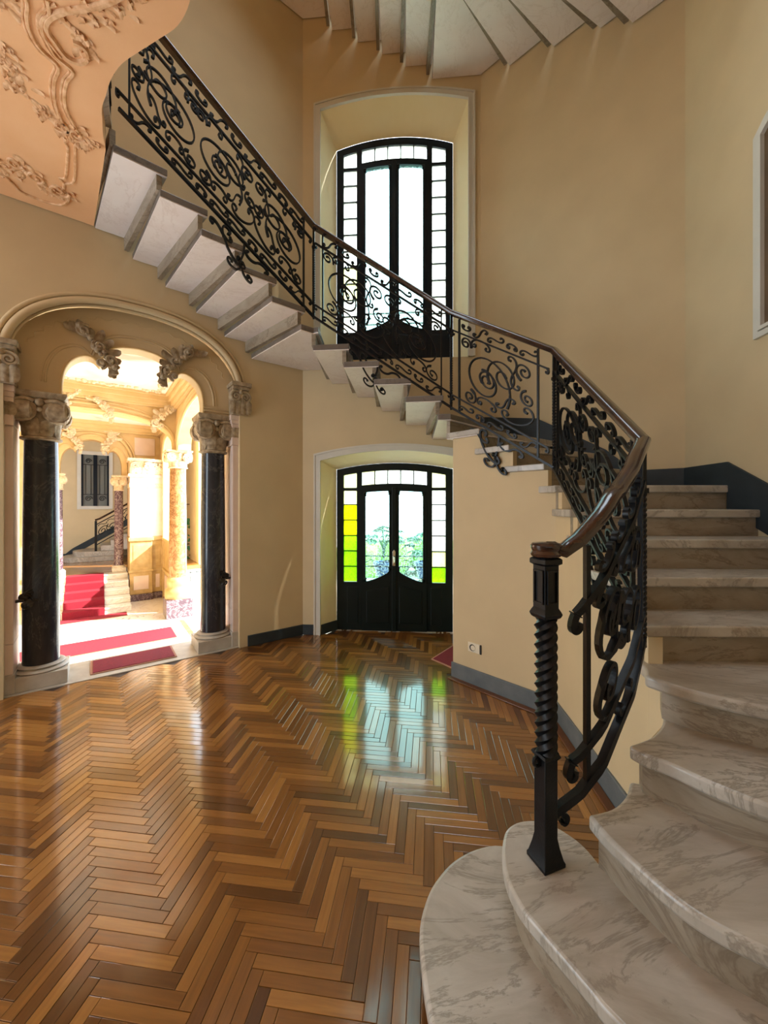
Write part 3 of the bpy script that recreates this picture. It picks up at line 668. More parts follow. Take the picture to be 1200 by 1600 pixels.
# balustrade of the gallery, going on from the top of the flight
lp = [Vector((x, y)) + Vector((-.03, .06)) for x, y in ((-1.80, 2.50), (-1.70, 2.34), (-1.56, 2.20), (-1.38, 2.08), (-1.12, 1.98), (-.90, 1.84))]
lr = thing('gallery_balustrade', (-1.83, 2.56, 4.07), 'dark iron balustrade of the upper gallery just behind the peach ceiling edge', 'railing')
PL = Panel([tuple(p) for p in lp], [4.17]*6)
for h, nm, a in ((0, 'lower_bar', .01), (H1, 'lower_bar', .007), (H2, 'upper_bar', .007)):
    mb = MB(); PL.ribbon(mb, line((0, h), (PL.W, h), 30), a, .012, False); mb.build(nm, nI, lr, smooth=0)
mb = MB(); mb.tube([PL.pt(PL.W*i/20, HH)[0] for i in range(21)], 1.0, prof=prof); mb.build('handrail', M['wood'], lr)
for x in (.02, .35, .7, 1.05):
    mb = MB(); PL.ribbon(mb, line((x, -.1), (x, HH), 3), .009, .009, False); mb.build('upright', nI, lr, smooth=0)
for x in (.1, .25, .42, .58, .8, .95):
    mb = MB(); PL.ribbon(mb, spiral(x, .4, .13, .02, PI*.75, 1.7), .005, .009); mb.build('scroll', nI, lr, smooth=0)
    mb = MB(); PL.ribbon(mb, scroll((x-.04, .06), (x+.04, .05), 'S', 1, 1.9, 3.9), .005, .009); mb.build('scroll', nI, lr, smooth=0)
# ------------------------------------------------------------ glazed door and tall window
def glazed(root, zb, zp, rows, zs, rise, dz, m, upper):
    Dk = M[m]; f0, f1 = .20, .255
    def part(poly, name, parent=root, d0=f0, d1=f1, mt=None, bevel=.004): return MB().plate(poly, DT, d0, d1).build(name, mt or Dk, parent, smooth=0, bevel=bevel)
    arc = lambda w, o=0: zs + rise*(1-(w/.69)**2) - o
    tr = lambda w: dz + 1.672 + rise*.9*(1-(w/.69)**2) - .02
    X = [(-.69 + 1.38*i/24) for i in range(25)]
    part([(x, arc(x)) for x in X] + [(x, arc(x, .085)) for x in X[::-1]], 'frame_head')
    for s in (-1, 1):
        q = lambda a, b: (s*a, s*b) if s > 0 else (s*b, s*a)
        a, b = q(.605, .69); part([(a, zb), (b, zb), (b, arc(b, .08)), (a, arc(a, .08))], 'frame_stile')
        a, b = q(.385, .448); part([(a, zp), (b, zp), (b, arc(b, .08)), (a, arc(a, .08))], 'frame_post')
        a, b = q(.385, .62); part([(a, zb), (b, zb), (b, zp), (a, zp)], 'side_panel')
        a, b = q(.43, .56); pz = (zb+.08, zp-.06); part([(a, pz[0]), (b, pz[0]), (b, pz[1]), (a, pz[1])], 'raised_panel', d0=f0-.008, d1=f0+.01)
        a, b = q(.44, .61); top = tr(.53); pitch = (top-zp)/rows
        for i in range(1, rows+1):
            z = zp + pitch*i; k = .006 if i < rows else .018
            part([(a, z-k), (b, z-k), (b, z+k), (a, z+k)], 'glazing_bar', d0=f0+.01, d1=f1-.01, bevel=0)
        a, b = q(.446, .607)
        for i in range(rows+1):
            z0 = zp + pitch*i + .004; z1 = zp + pitch*(i+1) - .004
            pts = [(a, z0), (b, z0), (b, z1), (a, z1)] if i < rows else [(a, top+.01), (b, top+.01), (b, arc(b, .083)), (a, arc(a, .083))]
            g = 'g_white'
            if not upper:
                g = ({0: 'g_lime', 1: 'g_lime', 2: 'g_lime', 3: 'g_yellow', 4: 'g_yellow', 5: 'g_lemon'} if s < 0 else {0: 'g_lime', 1: 'g_lemon'}).get(i, 'g_lemon' if s < 0 or i == rows else 'g_white')
            elif s < 0 and i in (2, 3): g = 'g_lemon'
            o = part(pts, 'pane', d0=f0+.024, d1=f0+.030, mt=M[g], bevel=0)
    Y = [(-.40 + .80*i/16) for i in range(17)]
    part([(x, tr(x)+.028) for x in Y] + [(x, tr(x)-.022) for x in Y[::-1]], 'transom')
    for i in range(1, 5):
        x = -.385 + .77*i/5; part([(x-.006, tr(x)), (x+.006, tr(x)), (x+.006, arc(x, .07)), (x-.006, arc(x, .07))], 'glazing_bar', d0=f0+.01, d1=f1-.01, bevel=0)
    for i in range(5):
        x0, x1 = -.385 + .77*i/5 + .004, -.385 + .77*(i+1)/5 - .004
        part([(x0, tr(x0)+.02), (x1, tr(x1)+.02), (x1, arc(x1, .083)), (x0, arc(x0, .083))], 'pane', d0=f0+.024, d1=f0+.030, mt=M['g_white' if upper or i else 'g_lemon'], bevel=0)
    for s in (-1, 1):      # the two leaves, glass cut with an ogee foot
        gl = [(s*.345, zp+.005), (s*.345, tr(.345)-.075)] + [(s*x, tr(x)-.055) for x in (.325, .26, .19, .12, .072)] + [(s*.052, tr(.05)-.075), (s*.052, zp+.155), (s*.064, zp+.125)] + [(s*(.08+.265*t), zp+.005 + .105*(1-t)**1.5) for t in (0, .15, .3, .5, .75, .9)]
        if s < 0: gl = gl[::-1]
        leaf = [(0, zb), (s*.386, zb), (s*.386, tr(.386)-.01), (s*.2, tr(.2)-.01), (0, tr(0)-.01)]
        if s < 0: leaf = leaf[::-1]
        mb = MB(); mb.wall(leaf, [(gl, gl)], DT, f0-.012, f1-.012); mb.loft([DT(a, f0-.012, z) for a, z in gl], [DT(a, f1-.012, z) for a, z in gl])
        lf = mb.build('leaf', Dk, root, smooth=0)
        MB().plate(gl, DT, f0+.018, f0+.024).build('glass', M['g_clear'], lf, smooth=0)
        w = .014; ring = [(x, z) for x, z in gl]
        mb = MB(); mb.tube([DT(a, f0-.014, z) for a, z in ring + ring[:1]], .007, 6, (EN.x, EN.y, 0)); mb.build('bead', Dk, lf)
        for a, z in ((.345, tr(.345)-.085), (.052, tr(.05)-.085), (.345, zp+.03), (.052, zp+.165)):
            mb = MB(); mb.lathe([(.001, -.028), (.014, -.02), (.019, -.008), (.012, 0), (.022, .010), (.016, .024), (.001, .03)], DT(s*a, f0-.012, z), 10); mb.build('boss', Dk, lf)
        a0, a1 = (.06, .33); pz = (zb+.09, zp-.10)
        pl = [(s*a0, pz[0]), (s*a1, pz[0]), (s*a1, pz[1]), (s*a0, pz[1]+.06)]
        MB().plate(pl if s > 0 else pl[::-1], DT, f0-.022, f0).build('raised_panel', Dk, lf, smooth=0, bevel=.006)
        if s < 0: root['_leaf'] = lf.name
    part([(-.025, zb), (.025, zb), (.025, tr(0)-.02), (-.025, tr(0)-.02)], 'meeting_stile', d0=f0-.030, d1=f0-.010)
    if not upper:
        hz = .85
        mb = MB(); mb.plate([(-.016, hz-.075), (.016, hz-.075), (.016, hz+.095), (0, hz+.115), (-.016, hz+.095)], DT, f0-.036, f0-.030); h = mb.build('lock_plate', M['brass'], root, smooth=0, bevel=.002)
        mb = MB(); c = DT(0, f0-.05, hz+.03); mb.tube([DT(0, f0-.034, hz+.04), DT(0, f0-.065, hz+.04), DT(0, f0-.075, hz+.03), DT(.004, f0-.078, hz-.03)], [.007, .007, .009, .006], 8, (1, 0, .2)); mb.build('handle', M['brass'], h)
d1 = thing('door_1', DT(0, .2, 0), kind='structure'); glazed(d1, 0.0, .572, 6, 1.915, .075, 0, 'door', False)
w1 = thing('window_1', DT(0, .2, 3.15), kind='structure'); glazed(w1, 3.15, 3.555, 10, 5.735, .115, 3.82, 'door2', True)
for o in (d1, w1):
    if '_leaf' in o: del o['_leaf']
struct(MB().plate([(-.69, -.10), (.69, -.10), (.69, 0.0), (-.69, 0.0)], DT, .15, .9), 'trim_4', M['stone'])
# outside the glazed door and window
def guard(name, zt, zl, d, label):
    t = thing(name, DT(0, d, zl), label, 'railing')
    for z, nm in ((zt, 'top_bar'), (zt-.14, 'lower_bar'), (zl+.02, 'foot_bar')):
        MB().plate([(-.85, z-.008), (.85, z-.008), (.85, z+.008), (-.85, z+.008)], DT, d, d+.02).build(nm, M['iron'], t, smooth=0)
    for x in (-.85, 0, .85): MB().plate([(x-.008, zl), (x+.008, zl), (x+.008, zt), (x-.008, zt)], DT, d, d+.02).build('upright', M['iron'], t, smooth=0)
    def c(path): MB().tube([DT(a, d+.01, z) for a, z in path], .006, 5, (EN.x, EN.y, 0)).build('scroll', M['iron'], t)
    for s in (-1, 1):
        for x in (.08, .30, .52): c(scroll((s*(x+.03), zt-.07), (s*(x+.14), zt-.07), 'S', s, 2.0, 3.8))
        c(spiral(s*.30, zt-.42, .24, .05, PI/2, s*1.4)); c(spiral(s*.62, zt-.30, .10, .03, PI/2, -s*1.5)); c(spiral(s*.52, zt-.5, .09, .03, 0, s*1.5))
guard('balcony_rail', .80, 0, .82, 'black iron scrollwork rail outside the lower glazed door')
guard('balcony_rail', 3.98, 3.1, .62, 'black iron scrollwork rail outside the tall upper window')
ot = MB().plate([(-1.6, -.25), (1.6, -.25), (1.6, -.02), (-1.6, -.02)], DT, .9, 2.2).build('terrace_slab', M['stone'], None, smooth=0); ot['kind'] = 'structure'
ob = MB().plate([(-1.0, 2.98), (1.0, 2.98), (1.0, 3.10), (-1.0, 3.10)], DT, .22, .75).build('balcony_slab', M['stone'], None, smooth=0); ob['kind'] = 'structure'
g = MB().slab([(-30, 4.9), (30, 4.9), (30, 40), (-30, 40)], -.75, -.65).build('ground', M['gravel'], None, smooth=0); g['kind'] = 'structure'
hd = MB()
for i in range(60):
    x = -1.2 + 10*random.random(); hd.ball((x, 11.5 + random.random()*.8, -.35 + .35*random.random()), .40 + .2*random.random(), 6)
o = hd.build('hedge', M['lawn'], None); tag(o, 'light green hedge across the garden seen through the lower glazed door', 'hedge')
def plant(w, d, hgt, seed, label):
    rnd = random.Random(seed); c = DT(w, d, .0)
    t = thing('potted_plant', (c[0], c[1], -.02), label, 'plant')
    MB().lathe([(.10, -.02), (.11, .0), (.06, .06), (.05, .30), (.10, .36), (.12, .38)], (c[0], c[1], 0), 14).build('pedestal', M['stone'], t)
    MB().lathe([(.07, .38), (.11, .42), (.15, .58), (.165, .60), (.165, .63), (.145, .63), (.13, .58)], (c[0], c[1], 0), 16).build('pot', M['pot'], t)
    lv = MB()
    for i in range(16):
        a = rnd.random()*2*PI; L = .12 + .16*rnd.random(); e = Vector((math.cos(a), math.sin(a), 0)); b = Vector((c[0], c[1], .62)); up_ = hgt*(.35+.65*rnd.random())
        st = [b + e*L*t*t + Vector((0, 0, up_*math.sin(t*1.9))) for t in (0, .35, .7, 1)]
        lv.tube(st, .006, 4)
        for k in range(5):
            a2 = a + (k-2)*.55; e2 = Vector((math.cos(a2), math.sin(a2), -.25)); n2 = Vector((-e2.y, e2.x, 0)); p = st[-1]; l = .12+.06*rnd.random()
            lv.add([p, p+e2*l*.5+n2*l*.3, p+e2*l+Vector((0, 0, -.03)), p+e2*l*.5-n2*l*.3], [(0, 1, 2), (0, 2, 3)])
    lv.build('foliage', M['leaf'], t, smooth=0)
plant(-.22, 1.45, .58, 3, 'leafy green plant in a blue pot behind the left glass of the lower door')
plant(.40, 1.50, .50, 5, 'leafy green plant in a blue pot behind the right glass of the lower door')

# ------------------------------------------------------------ ornament builders
def leaf_geo(mb, base, out_, up_, h, w, curl=.5, n=5):
    out_ = Vector(out_).normalized(); up_ = Vector(up_).normalized(); sd = out_.cross(up_); base = Vector(base); rows = []
    for i in range(n+1):
        t = i/n; wd = w*(.75+.5*math.sin(PI*min(1, t*1.15)))*(1-.75*t**3)*(1+.18*(i % 2))
        c = base + up_*h*math.sin(t*1.75)/math.sin(1.57) + out_*(curl*h*t**2.6 + .02*h)
        rows.append([c - sd*wd, c - sd*wd*.45 + out_*w*.18, c + out_*w*.34, c + sd*wd*.45 + out_*w*.18, c + sd*wd])
    vs = [p for r in rows for p in r]; m5 = 5
    mb.add(vs, [(i*m5+k, i*m5+k+1, (i+1)*m5+k+1, (i+1)*m5+k) for i in range(n) for k in range(4)])
def capital(parent, c, z0, z1, r, half, ang, mt, detail=True, bell=True):
    h = z1-z0; mb = MB(); cz = (c[0], c[1], 0)
    mb.lathe([(r*1.0, z0), (r*1.22, z0+.03*h), (r*1.22, z0+.07*h), (r*1.0, z0+.09*h), (r*1.04, z0+.4*h), (r*1.25, z0+.7*h), (r*1.35, z1-.13*h)], cz, 20)
    mb.square([(half*.86, z1-.14*h), (half*.94, z1-.11*h), (half, z1-.06*h), (half, z1)], cz, ang)
    if not detail: tgt = mb
    else: cp_ = mb.build('capital', mt, parent, smooth=40)
    def emit(nm, m_):
        if detail: m_.build(nm, mt, cp_, smooth=50)
        else: mb.add(m_.v, m_.f)
    for k in range(8):
        a = ang + k*PI/4 + PI/8; e = Vector((math.cos(a), math.sin(a), 0)); l = MB(); leaf_geo(l, Vector((c[0], c[1], z0+.09*h)) + e*r, e, (0, 0, 1), h*(.40 if k % 2 else .33), r*.36, .42); emit('acanthus_leaf', l)
    for k in range(4):
        a = ang + k*PI/2; e = Vector((math.cos(a), math.sin(a), 0)); n_ = Vector((-e.y, e.x, 0)); cc = Vector((c[0], c[1], z1-.40*h)) + e*half*.90
        for s in (-1, 1):
            v = MB(); rv = .26*h
            v.tube([cc + n_*s*(half*.60) + n_*x*s + Vector((0, 0, y)) + e*.01*i/30 for i, (x, y) in enumerate(spiral(0, 0, rv, .02*h, PI*.75, -1.9, 30))], [.045*h]*31, 6, e)
            q = cc + n_*s*half*.60; v.tube([q - e*.10, q + e*.004], rv*.92, 12, (0, 0, 1)); emit('volute', v)
        b = MB(); b.ball(cc + Vector((0, 0, .18*h)), .085*h, 7); b.ball(cc + Vector((0, 0, .02*h)), .06*h, 6); emit('rosette', b)
    if not detail: mb.build('capital', mt, parent, smooth=40)
def column(name, c, z0, r, zs0, zs1, zc, half, ang, shaft, stone, cap, label, ph, group=None, ped=None):
    t = thing(name, (c[0], c[1], z0), label, 'column', group); cz = (c[0], c[1], 0)
    hb_ = max(half*.95, r*1.45)
    MB().square([(hb_, z0), (hb_, z0+ph)], cz, ang).build('plinth', stone if ped is None else ped, t, smooth=0, bevel=.004)
    d = (zs0-z0-ph)
    MB().lathe([(r*1.42, z0+ph), (r*1.50, z0+ph+.2*d), (r*1.44, z0+ph+.42*d), (r*1.2, z0+ph+.5*d), (r*1.2, z0+ph+.62*d), (r*1.3, z0+ph+.75*d), (r*1.22, z0+ph+.9*d), (r*1.02, zs0)], cz, 32).build('base', stone, t, smooth=60)
    MB().lathe([(r*(1-.10*(i/12)**2), zs0 + (zs1-zs0)*i/12) for i in range(13)], cz, 32).build('shaft', shaft, t, smooth=60)
    capital(t, c, zs1, zc, r*.92, half, ang, cap)
    return t
AU = math.atan2(.6, .8)
column('column', LB(.15, .16), .006, .124, .175, 2.03, 2.42, .175, AU, M['dark_marble'], M['stone'], M['stucco'], 'blue-black marble column left of the carpeted archway', .115)
column('column', LB(1.515, .16), .006, .124, .175, 2.03, 2.42, .175, AU, M['dark_marble'], M['stone'], M['stucco'], 'blue-black marble column right of the carpeted archway', .115)

# ------------------------------------------------------------ archway: moulding, lobed tympanum, piers
def trilobe(c, hw, zs, hgt):
    L = [(-1, 0), (-1, .24), (-.97, .42), (-.91, .56), (-.82, .66), (-.71, .715), (-.61, .70), (-.53, .62), (-.50, .70), (-.42, .86), (-.28, .955), (-.12, .99), (0, 1)]
    L = smooth_line(L, 3); L = L + [(-x, y) for x, y in L[-2::-1]]
    return [(c + hw*x, zs + hgt*y) for x, y in L]
tl = trilobe(.84, .555, 2.42, .53)
ty = thing('trim_5', LB(.84, .1, 2.42), kind='structure')
MB().plate([(-.05, 2.42)] + tl + [(1.72, 2.42)] + basket(UC, .885, 2.60, .66)[::-1], LT, .05, .24).build('lobed_arch', M['wall'], ty, smooth=0)
for off_, r_, v_ in ((.0, .030, -.085), (.05, .018, -.08), (-.028, .012, -.05)):
    MB().tube([LB(u, v_, z) for u, z in basket(UC, .895+off_, 2.60, .67+off_, N=44)], r_, 8, (-.6, .8, 0)).build('arch_moulding', M['wall'], ty, smooth=60)
def tl_off(d): return [(.84 + (u-.84)*(1+d/.555), 2.42 + (z-2.42)*(1+d/.53)) for u, z in tl]
MB().tube([LB(u, .05, z) for u, z in tl], .010, 6, (-.6, .8, 0)).build('edge_bead', M['cream'], ty)
for d, r_ in ((.10, .009), (.125, .006)):
    P_ = [(u, z) for u, z in trilobe(.84, .555+d, 2.42, .53+d*.9) if z > 2.47]
    MB().tube([LB(u, .05, z) for u, z in P_], r_, 6, (-.6, .8, 0)).build('inner_moulding', M['wall'], ty)
sw = basket(UC, .80, 2.60, .57, N=220)[24:-24]
MB().tube([LB(UC+(u-UC)*(1+.016*math.sin(i*.62)), .05, 2.6+(z-2.6)*(1+.022*math.sin(i*.62))) for i, (u, z) in enumerate(sw)], .005, 5, (-.6, .8, 0)).build('scalloped_line', M['wall'], ty)
for u0, u1 in ((-.03, .02), (1.40, 1.70)):
    for z, r_ in ((2.46, .012), (2.49, .008)): MB().tube([LB(u0, .045, z), LB(u1, .045, z)], r_, 6).build('impost_bead', M['wall'], ty)
def cluster(u, z, v, s, sz, seed):
    rnd = random.Random(seed); mb = MB(); o = Vector((.6, -.8, 0)); eu_ = Vector((.8, .6, 0)); b = Vector(LB(u, v, z))
    for i in range(11):
        t = i/10; a = PI*(.95 - 1.5*t) if s > 0 else PI*(.05 + 1.5*t)
        p = b + eu_*s*(-.45+.9*t)*sz + Vector((0, 0, (.55-1.0*t)*sz)); d = eu_*math.cos(a) + Vector((0, 0, math.sin(a)))
        leaf_geo(mb, p, o, d, sz*(.38+.2*rnd.random()), sz*.10, .35)
        mb.ball(p + o*sz*.14 + Vector((0, 0, rnd.uniform(-.1, .1)*sz)), sz*(.08+.05*rnd.random()), 6)
    for k, (x, y, r_) in enumerate(((-.35, .5, .22), (.05, .1, .2), (.35, -.3, .24), (.1, -.45, .16))):
        mb.tube([b + eu_*s*(x*sz+px) + Vector((0, 0, y*sz+py)) + o*sz*(.12+.1*i/24) for i, (px, py) in enumerate(spiral(0, 0, r_*sz, .03*sz, PI*(.3+.4*k), 1.6, 24))], sz*.05, 5, o)
    return mb
cluster(.53, 2.86, .04, 1, .27, 1).build('acanthus_ornament', M['stucco'], ty, smooth=50)
cluster(1.15, 2.86, .04, -1, .27, 2).build('acanthus_ornament', M['stucco'], ty, smooth=50)
def pier(nm, u0, u1, sgn):
    t = thing(nm, LB((u0+u1)/2, .1, 0), kind='structure')
    MB().box(u0, u1, -.02, .28, .40, 2.12, LT).build('shaft', M['pink'], t, smooth=0, bevel=.006)
    MB().box(u0-.01, u1+.01, -.03, .29, 0.006, .16, LT).build('foot', M['stone'], t, smooth=0, bevel=.005)
    MB().box(u0, u1, -.025, .285, .16, .40, LT).build('dado', M['pink'], t, smooth=0, bevel=.005)
    mb = MB()
    for z0, z1, e in ((2.12, 2.20, .012), (2.20, 2.30, .004), (2.30, 2.34, .012), (2.34, 2.38, .02), (2.38, 2.43, .03)): mb.box(u0-e, u1+e*.3, -.03-e, .29+e, z0, z1, LT)
    mb.build('pier_cap', M['pink'], t, smooth=0, bevel=.003)
    mb = MB(); o = Vector((.6, -.8, 0))
    for k in range(4):
        leaf_geo(mb, LB(u0 + (u1-u0)*(k+.5)/4, -.03, 2.19), o, (0, 0, 1), .11, .03, .3)
        leaf_geo(mb, LB(u0 if sgn > 0 else u1, .02+.07*k, 2.19), (-.8*sgn, -.6*sgn, 0), (0, 0, 1), .11, .035, .3)
    mb.build('leaf_band', M['stucco'], t, smooth=50)
    uc = (u0+u1)/2 + .0; hw = .10
    mb = MB(); mb.box(uc-hw*.8, uc+hw*.8, -.10, .06, 2.43, 2.72, LT); mb.box(uc-hw, uc+hw, -.15, .06, 2.72, 2.76, LT); mb.box(uc-hw*.85, uc+hw*.85, -.13, .06, 2.69, 2.72, LT)
    c_ = mb.build('impost', M['stucco'], t, smooth=0, bevel=.004)
    mb = MB()
    for s in (-1, 1):
        mb.tube([LB(uc + s*.048 + s*x, -.105, 2.615+y) for x, y in spiral(0, 0, .062, .008, PI*.7, -1.9, 28)], .013, 6, (-.6, .8, 0))
        q0, q1 = LB(uc+s*.048, -.02, 2.615), LB(uc+s*.048, -.103, 2.615); mb.tube([q0, q1], .055, 12)
    for k in range(4): leaf_geo(mb, LB(uc-hw*.75+hw*.5*k, -.10, 2.44), o, (0, 0, 1), .13, .03, .35)
    mb.ball(LB(uc, -.11, 2.66), .022, 7); mb.build('volute', M['stucco'], c_, smooth=50)
pier('trim_6', 1.665, 1.785, 1); pier('trim_7', -.125, .0, -1)
def iron_bracket(u, v, s, label):
    t = thing('iron_bracket', LB(u, v, .72), label, 'bracket'); mb = MB(); e = Vector((-.8*s, -.6*s, 0)); f = Vector((.6, -.8, 0)); b = Vector(LB(u, v, .72))
    for i, (x, z, r_) in enumerate(((.05, .02, .045), (.09, .05, .035), (.07, -.04, .035), (.12, .01, .025))):
        mb.tube([b + e*(x+px) + Vector((0, 0, z+py)) + f*.012*math.sin(k*.6) for k, (px, py) in enumerate(spiral(0, 0, r_, .006, i*1.3, 1.6, 20))], .007, 6, f)
    for i in range(5): leaf_geo(mb, b + e*(.02+.025*i) + Vector((0, 0, .03-.01*i)), f, e*math.cos(i)+Vector((0, 0, math.sin(i*1.4))), .06, .016, .5)
    mb.build('scroll_leaf', M['blackm'], t, smooth=50); mb = MB(); mb.lathe([(.03, -.012), (.034, 0), (.03, .012)], (0, 0, 0), 12)
    mb = MB(); mb.tube([b, b+e*.05], .014, 8, (0, 0, 1)); mb.build('stem', M['blackm'], t)
iron_bracket(1.662, .05, 1, 'black iron leaf bracket on the pink pier right of the archway')
iron_bracket(.003, .05, -1, 'black iron leaf bracket on the pier at the left edge of the archway')
# ------------------------------------------------------------ lobby beyond the archway (sunk by four low steps)
ZL = -.6; FC = .45
def LV(a, d, z): return LB(d, a, z)                # a along the lobby axis, d across it
def lbox(name, u0, u1, v0, v1, z0, z1, m, parent=None, bevel=0, st=True):
    o = MB().box(u0, u1, v0, v1, z0, z1, LT).build(name, m, parent, smooth=0, bevel=bevel)
    if parent is None and st: o['kind'] = 'structure'
    return o
lbox('threshold', -.40, 1.86, -.055, .45, -.1, .006, M['stone'], bevel=.003)
for i in range(1, 5): lbox('lobby_step', -.40, 2.0, .45+.30*(i-1), .45+.30*i, ZL-.05, -.12*i, M['white_marble'], bevel=.006)
lf_ = lbox('lobby_floor', -1.2, 4.5, 1.6, 6.3, ZL-.1, ZL, M['white_marble'])
for v0, v1, u0, u1 in ((2.25, 2.48, -1.1, 1.72), (3.36, 3.56, -1.1, 1.72), (4.22, 4.36, -1.1, 1.4)):
    lbox('mosaic_band', u0, u1, v0, v1, ZL, ZL+.003, M['mosaic'], lf_)
lbox('stone_band', 1.72, 1.80, 1.9, 3.6, ZL, ZL+.003, M['red_marble'], lf_)
def mat_thing(name, u0, u1, v0, v1, z, label, e=.018):
    t = thing(name, LB((u0+u1)/2, (v0+v1)/2, z), label, 'carpet')
    MB().box(u0, u1, v0, v1, z, z+.008, LT).build('backing_edge', M['carpet_edge'], t, smooth=0)
    MB().box(u0+e, u1-e, v0+e, v1-e, z+.008, z+.013, LT).build('pile', M['carpet'], t, smooth=0); return t
mat_thing('red_mat', .48, 1.155, .03, .39, .006, 'small red mat on the stone threshold of the archway')
mat_thing('red_runner', -1.0, 1.55, 2.60, 3.24, ZL+.003, 'long red runner lying across the white lobby floor', .012)
mat_thing('red_mat', -.30, 1.0, 4.52, 4.80, ZL, 'red mat at the foot of the far carpeted steps', .01)
fs = thing('lobby_stairs', LB(.4, 4.9, ZL), 'white marble steps with a red carpet rising to the far hall', 'stairs')
for i in range(5):
    v0 = 4.86 + .27*i; st = MB().box(-.45, 1.08, v0, 6.25, ZL+.12*i, ZL+.12*(i+1), LT).build('step', M['white_marble'], fs, smooth=0, bevel=.01)
    MB().box(-.45, 1.08, v0-.02, v0+.1, ZL+.12*(i+1)-.028, ZL+.12*(i+1)+.001, LT).build('nosing', M['white_marble'], st, smooth=0, bevel=.006)
ct = thing('stair_carpet', LB(.34, 4.85, ZL), 'bright red carpet laid up the far white steps', 'carpet')
for i in range(5):
    v0 = 4.835 + .27*i; z = ZL+.12*(i+1)
    MB().box(.03, .655, v0-.006, v0+.27, z+.002, z+.012, LT).build('carpet_tread', M['carpet'], ct, smooth=0)
    MB().box(.03, .655, v0-.012, v0, z-.12, z+.012, LT).build('carpet_riser', M['carpet'], ct, smooth=0)
# side walls, ceilings
mb = MB(); a1 = [(.55, ZL), *[(.55+3.15*t, z) for t, z in [(.0, 2.45)]], *[(2.125+x, z) for x, z in basket(0, 1.575, 2.48, .55, 2.2, 20)], (3.70, ZL)]
side = [(.28, ZL), (.55, ZL)] + [(2.125+x, z) for x, z in basket(0, 1.575, 2.50, .60, 2.2, 20)] + [(3.72, 2.50), (4.23, 2.50)] + [(4.95+x, z) for x, z in basket(0, .70, 2.50, .45, 2.1, 16)] + [(5.65, ZL), (6.4, ZL), (6.4, 3.6), (.28, 3.6)]
mb.wall(side, [], lambda a, d, z: LB(1.72+d, a, z), 0, .22); sw_ = struct(mb, 'wall_lobby_right', M['cream'], smooth=0)
for off_, r_ in ((.03, .022), (.10, .018), (.16, .03)):
    MB().tube([LB(1.715, 2.125+x, z) for x, z in basket(0, 1.575+off_, 2.48, .60+off_, 2.2, 28)], r_, 6, (.8, .6, 0)).build('arch_moulding', M['cream'], sw_)
    MB().tube([LB(1.715, 4.95+x, z) for x, z in basket(0, .70+off_*.6, 2.46, .45+off_*.6, 2.1, 20)], r_*.8, 6, (.8, .6, 0)).build('arch_moulding', M['cream'], sw_)
lbox('wall_lobby_left', -1.25, -1.1, .28, 6.4, ZL, 3.6, M['cream'])
t = thing('trim_8', LB(-1.09, 2.5, 0), kind='structure')
for v0, v1, z0, z1 in ((.6, 1.5, .9, 2.4), (1.8, 3.2, .9, 2.4), (3.5, 4.6, .9, 2.4), (.6, 1.5, -.3, .6), (1.8, 3.2, -.3, .6), (3.5, 4.6, -.3, .6)):
    q = [(v0, z0), (v1, z0), (v1, z1), (v0, z1), (v0, z0)]; MB().tube([LB(-1.095, v, z) for v, z in q], .02, 4, (.8, .6, 0)).build('panel_moulding', M['stucco_light'], t, smooth=0)
for v, z in ((1.05, 2.0), (2.5, 2.0), (1.05, 1.3), (2.5, .2), (2.5, 1.4)):
    mb = MB(); b_ = Vector(LB(-1.08, v, z))
    for i in range(8):
        a = i*PI/4; leaf_geo(mb, b_, (.8, .6, 0), Vector((-.6*math.cos(a), .8*math.cos(a), math.sin(a))), .16, .04, .3)
    mb.build('leaf_rosette', M['stucco_light'], t, smooth=50)
def ring(name, u0, u1, v0, v1, z, r_, m, parent):
    q = [(u0, v0), (u1, v0), (u1, v1), (u0, v1), (u0, v0)]
    return MB().tube([LB(u, v, z) for u, v in q], 1, prof=[(-r_, -r_), (r_, -r_), (r_, r_), (-r_, r_)]).build(name, m, parent, smooth=0)
c1 = lbox('ceiling_lobby', -1.25, 1.95, .28, 4.0, 3.50, 3.62, M['vault'])
for e, z, r_ in ((.03, 3.30, .03), (.05, 3.36, .05), (.09, 3.43, .05), (.16, 3.49, .03)): ring('cornice', -1.1+e, 1.72-e, .30+e, 3.93-e, z, r_, M['cream'], c1)
mb = MB(); q = []
for i in range(220):
    t_ = i/220*4; k = int(t_); f = t_-k; e = .30; U = (-1.1+e, 1.72-e); V = (.3+e, 3.93-e); p_ = [(U[0]+(U[1]-U[0])*f, V[0]), (U[1], V[0]+(V[1]-V[0])*f), (U[1]+(U[0]-U[1])*f, V[1]), (U[0], V[1]+(V[0]-V[1])*f)][k]
    o_ = Vector(LB(p_[0], p_[1], 3.50)); mb.ball(o_ + Vector((random.uniform(-.05, .05), random.uniform(-.05, .05), 0)), random.uniform(.02, .05), 4)
o = mb.build('stucco_garland', M['stucco_light'], c1, smooth=60); o['kind'] = 'stuff'
c2 = lbox('ceiling_lobby', -1.25, 1.95, 4.2, 6.4, 3.28, 3.40, M['vault'])
for e, z, r_ in ((.03, 3.12, .03), (.06, 3.18, .045), (.12, 3.25, .04)): ring('cornice', -1.1+e, 1.72-e, 4.22+e, 6.18-e, z, r_, M['cream'], c2)
tb = [(-1.1, 2.46)] + basket(.31, 1.40, 2.50, .58, 2.8, 26) + [(1.72, 2.46), (1.72, 3.60), (-1.1, 3.60)]
b_ = struct(MB().wall(tb, [], lambda a, d, z: LB(a, 3.93+d, z), 0, .28), 'wall_lobby_beam', M['cream'], smooth=0)
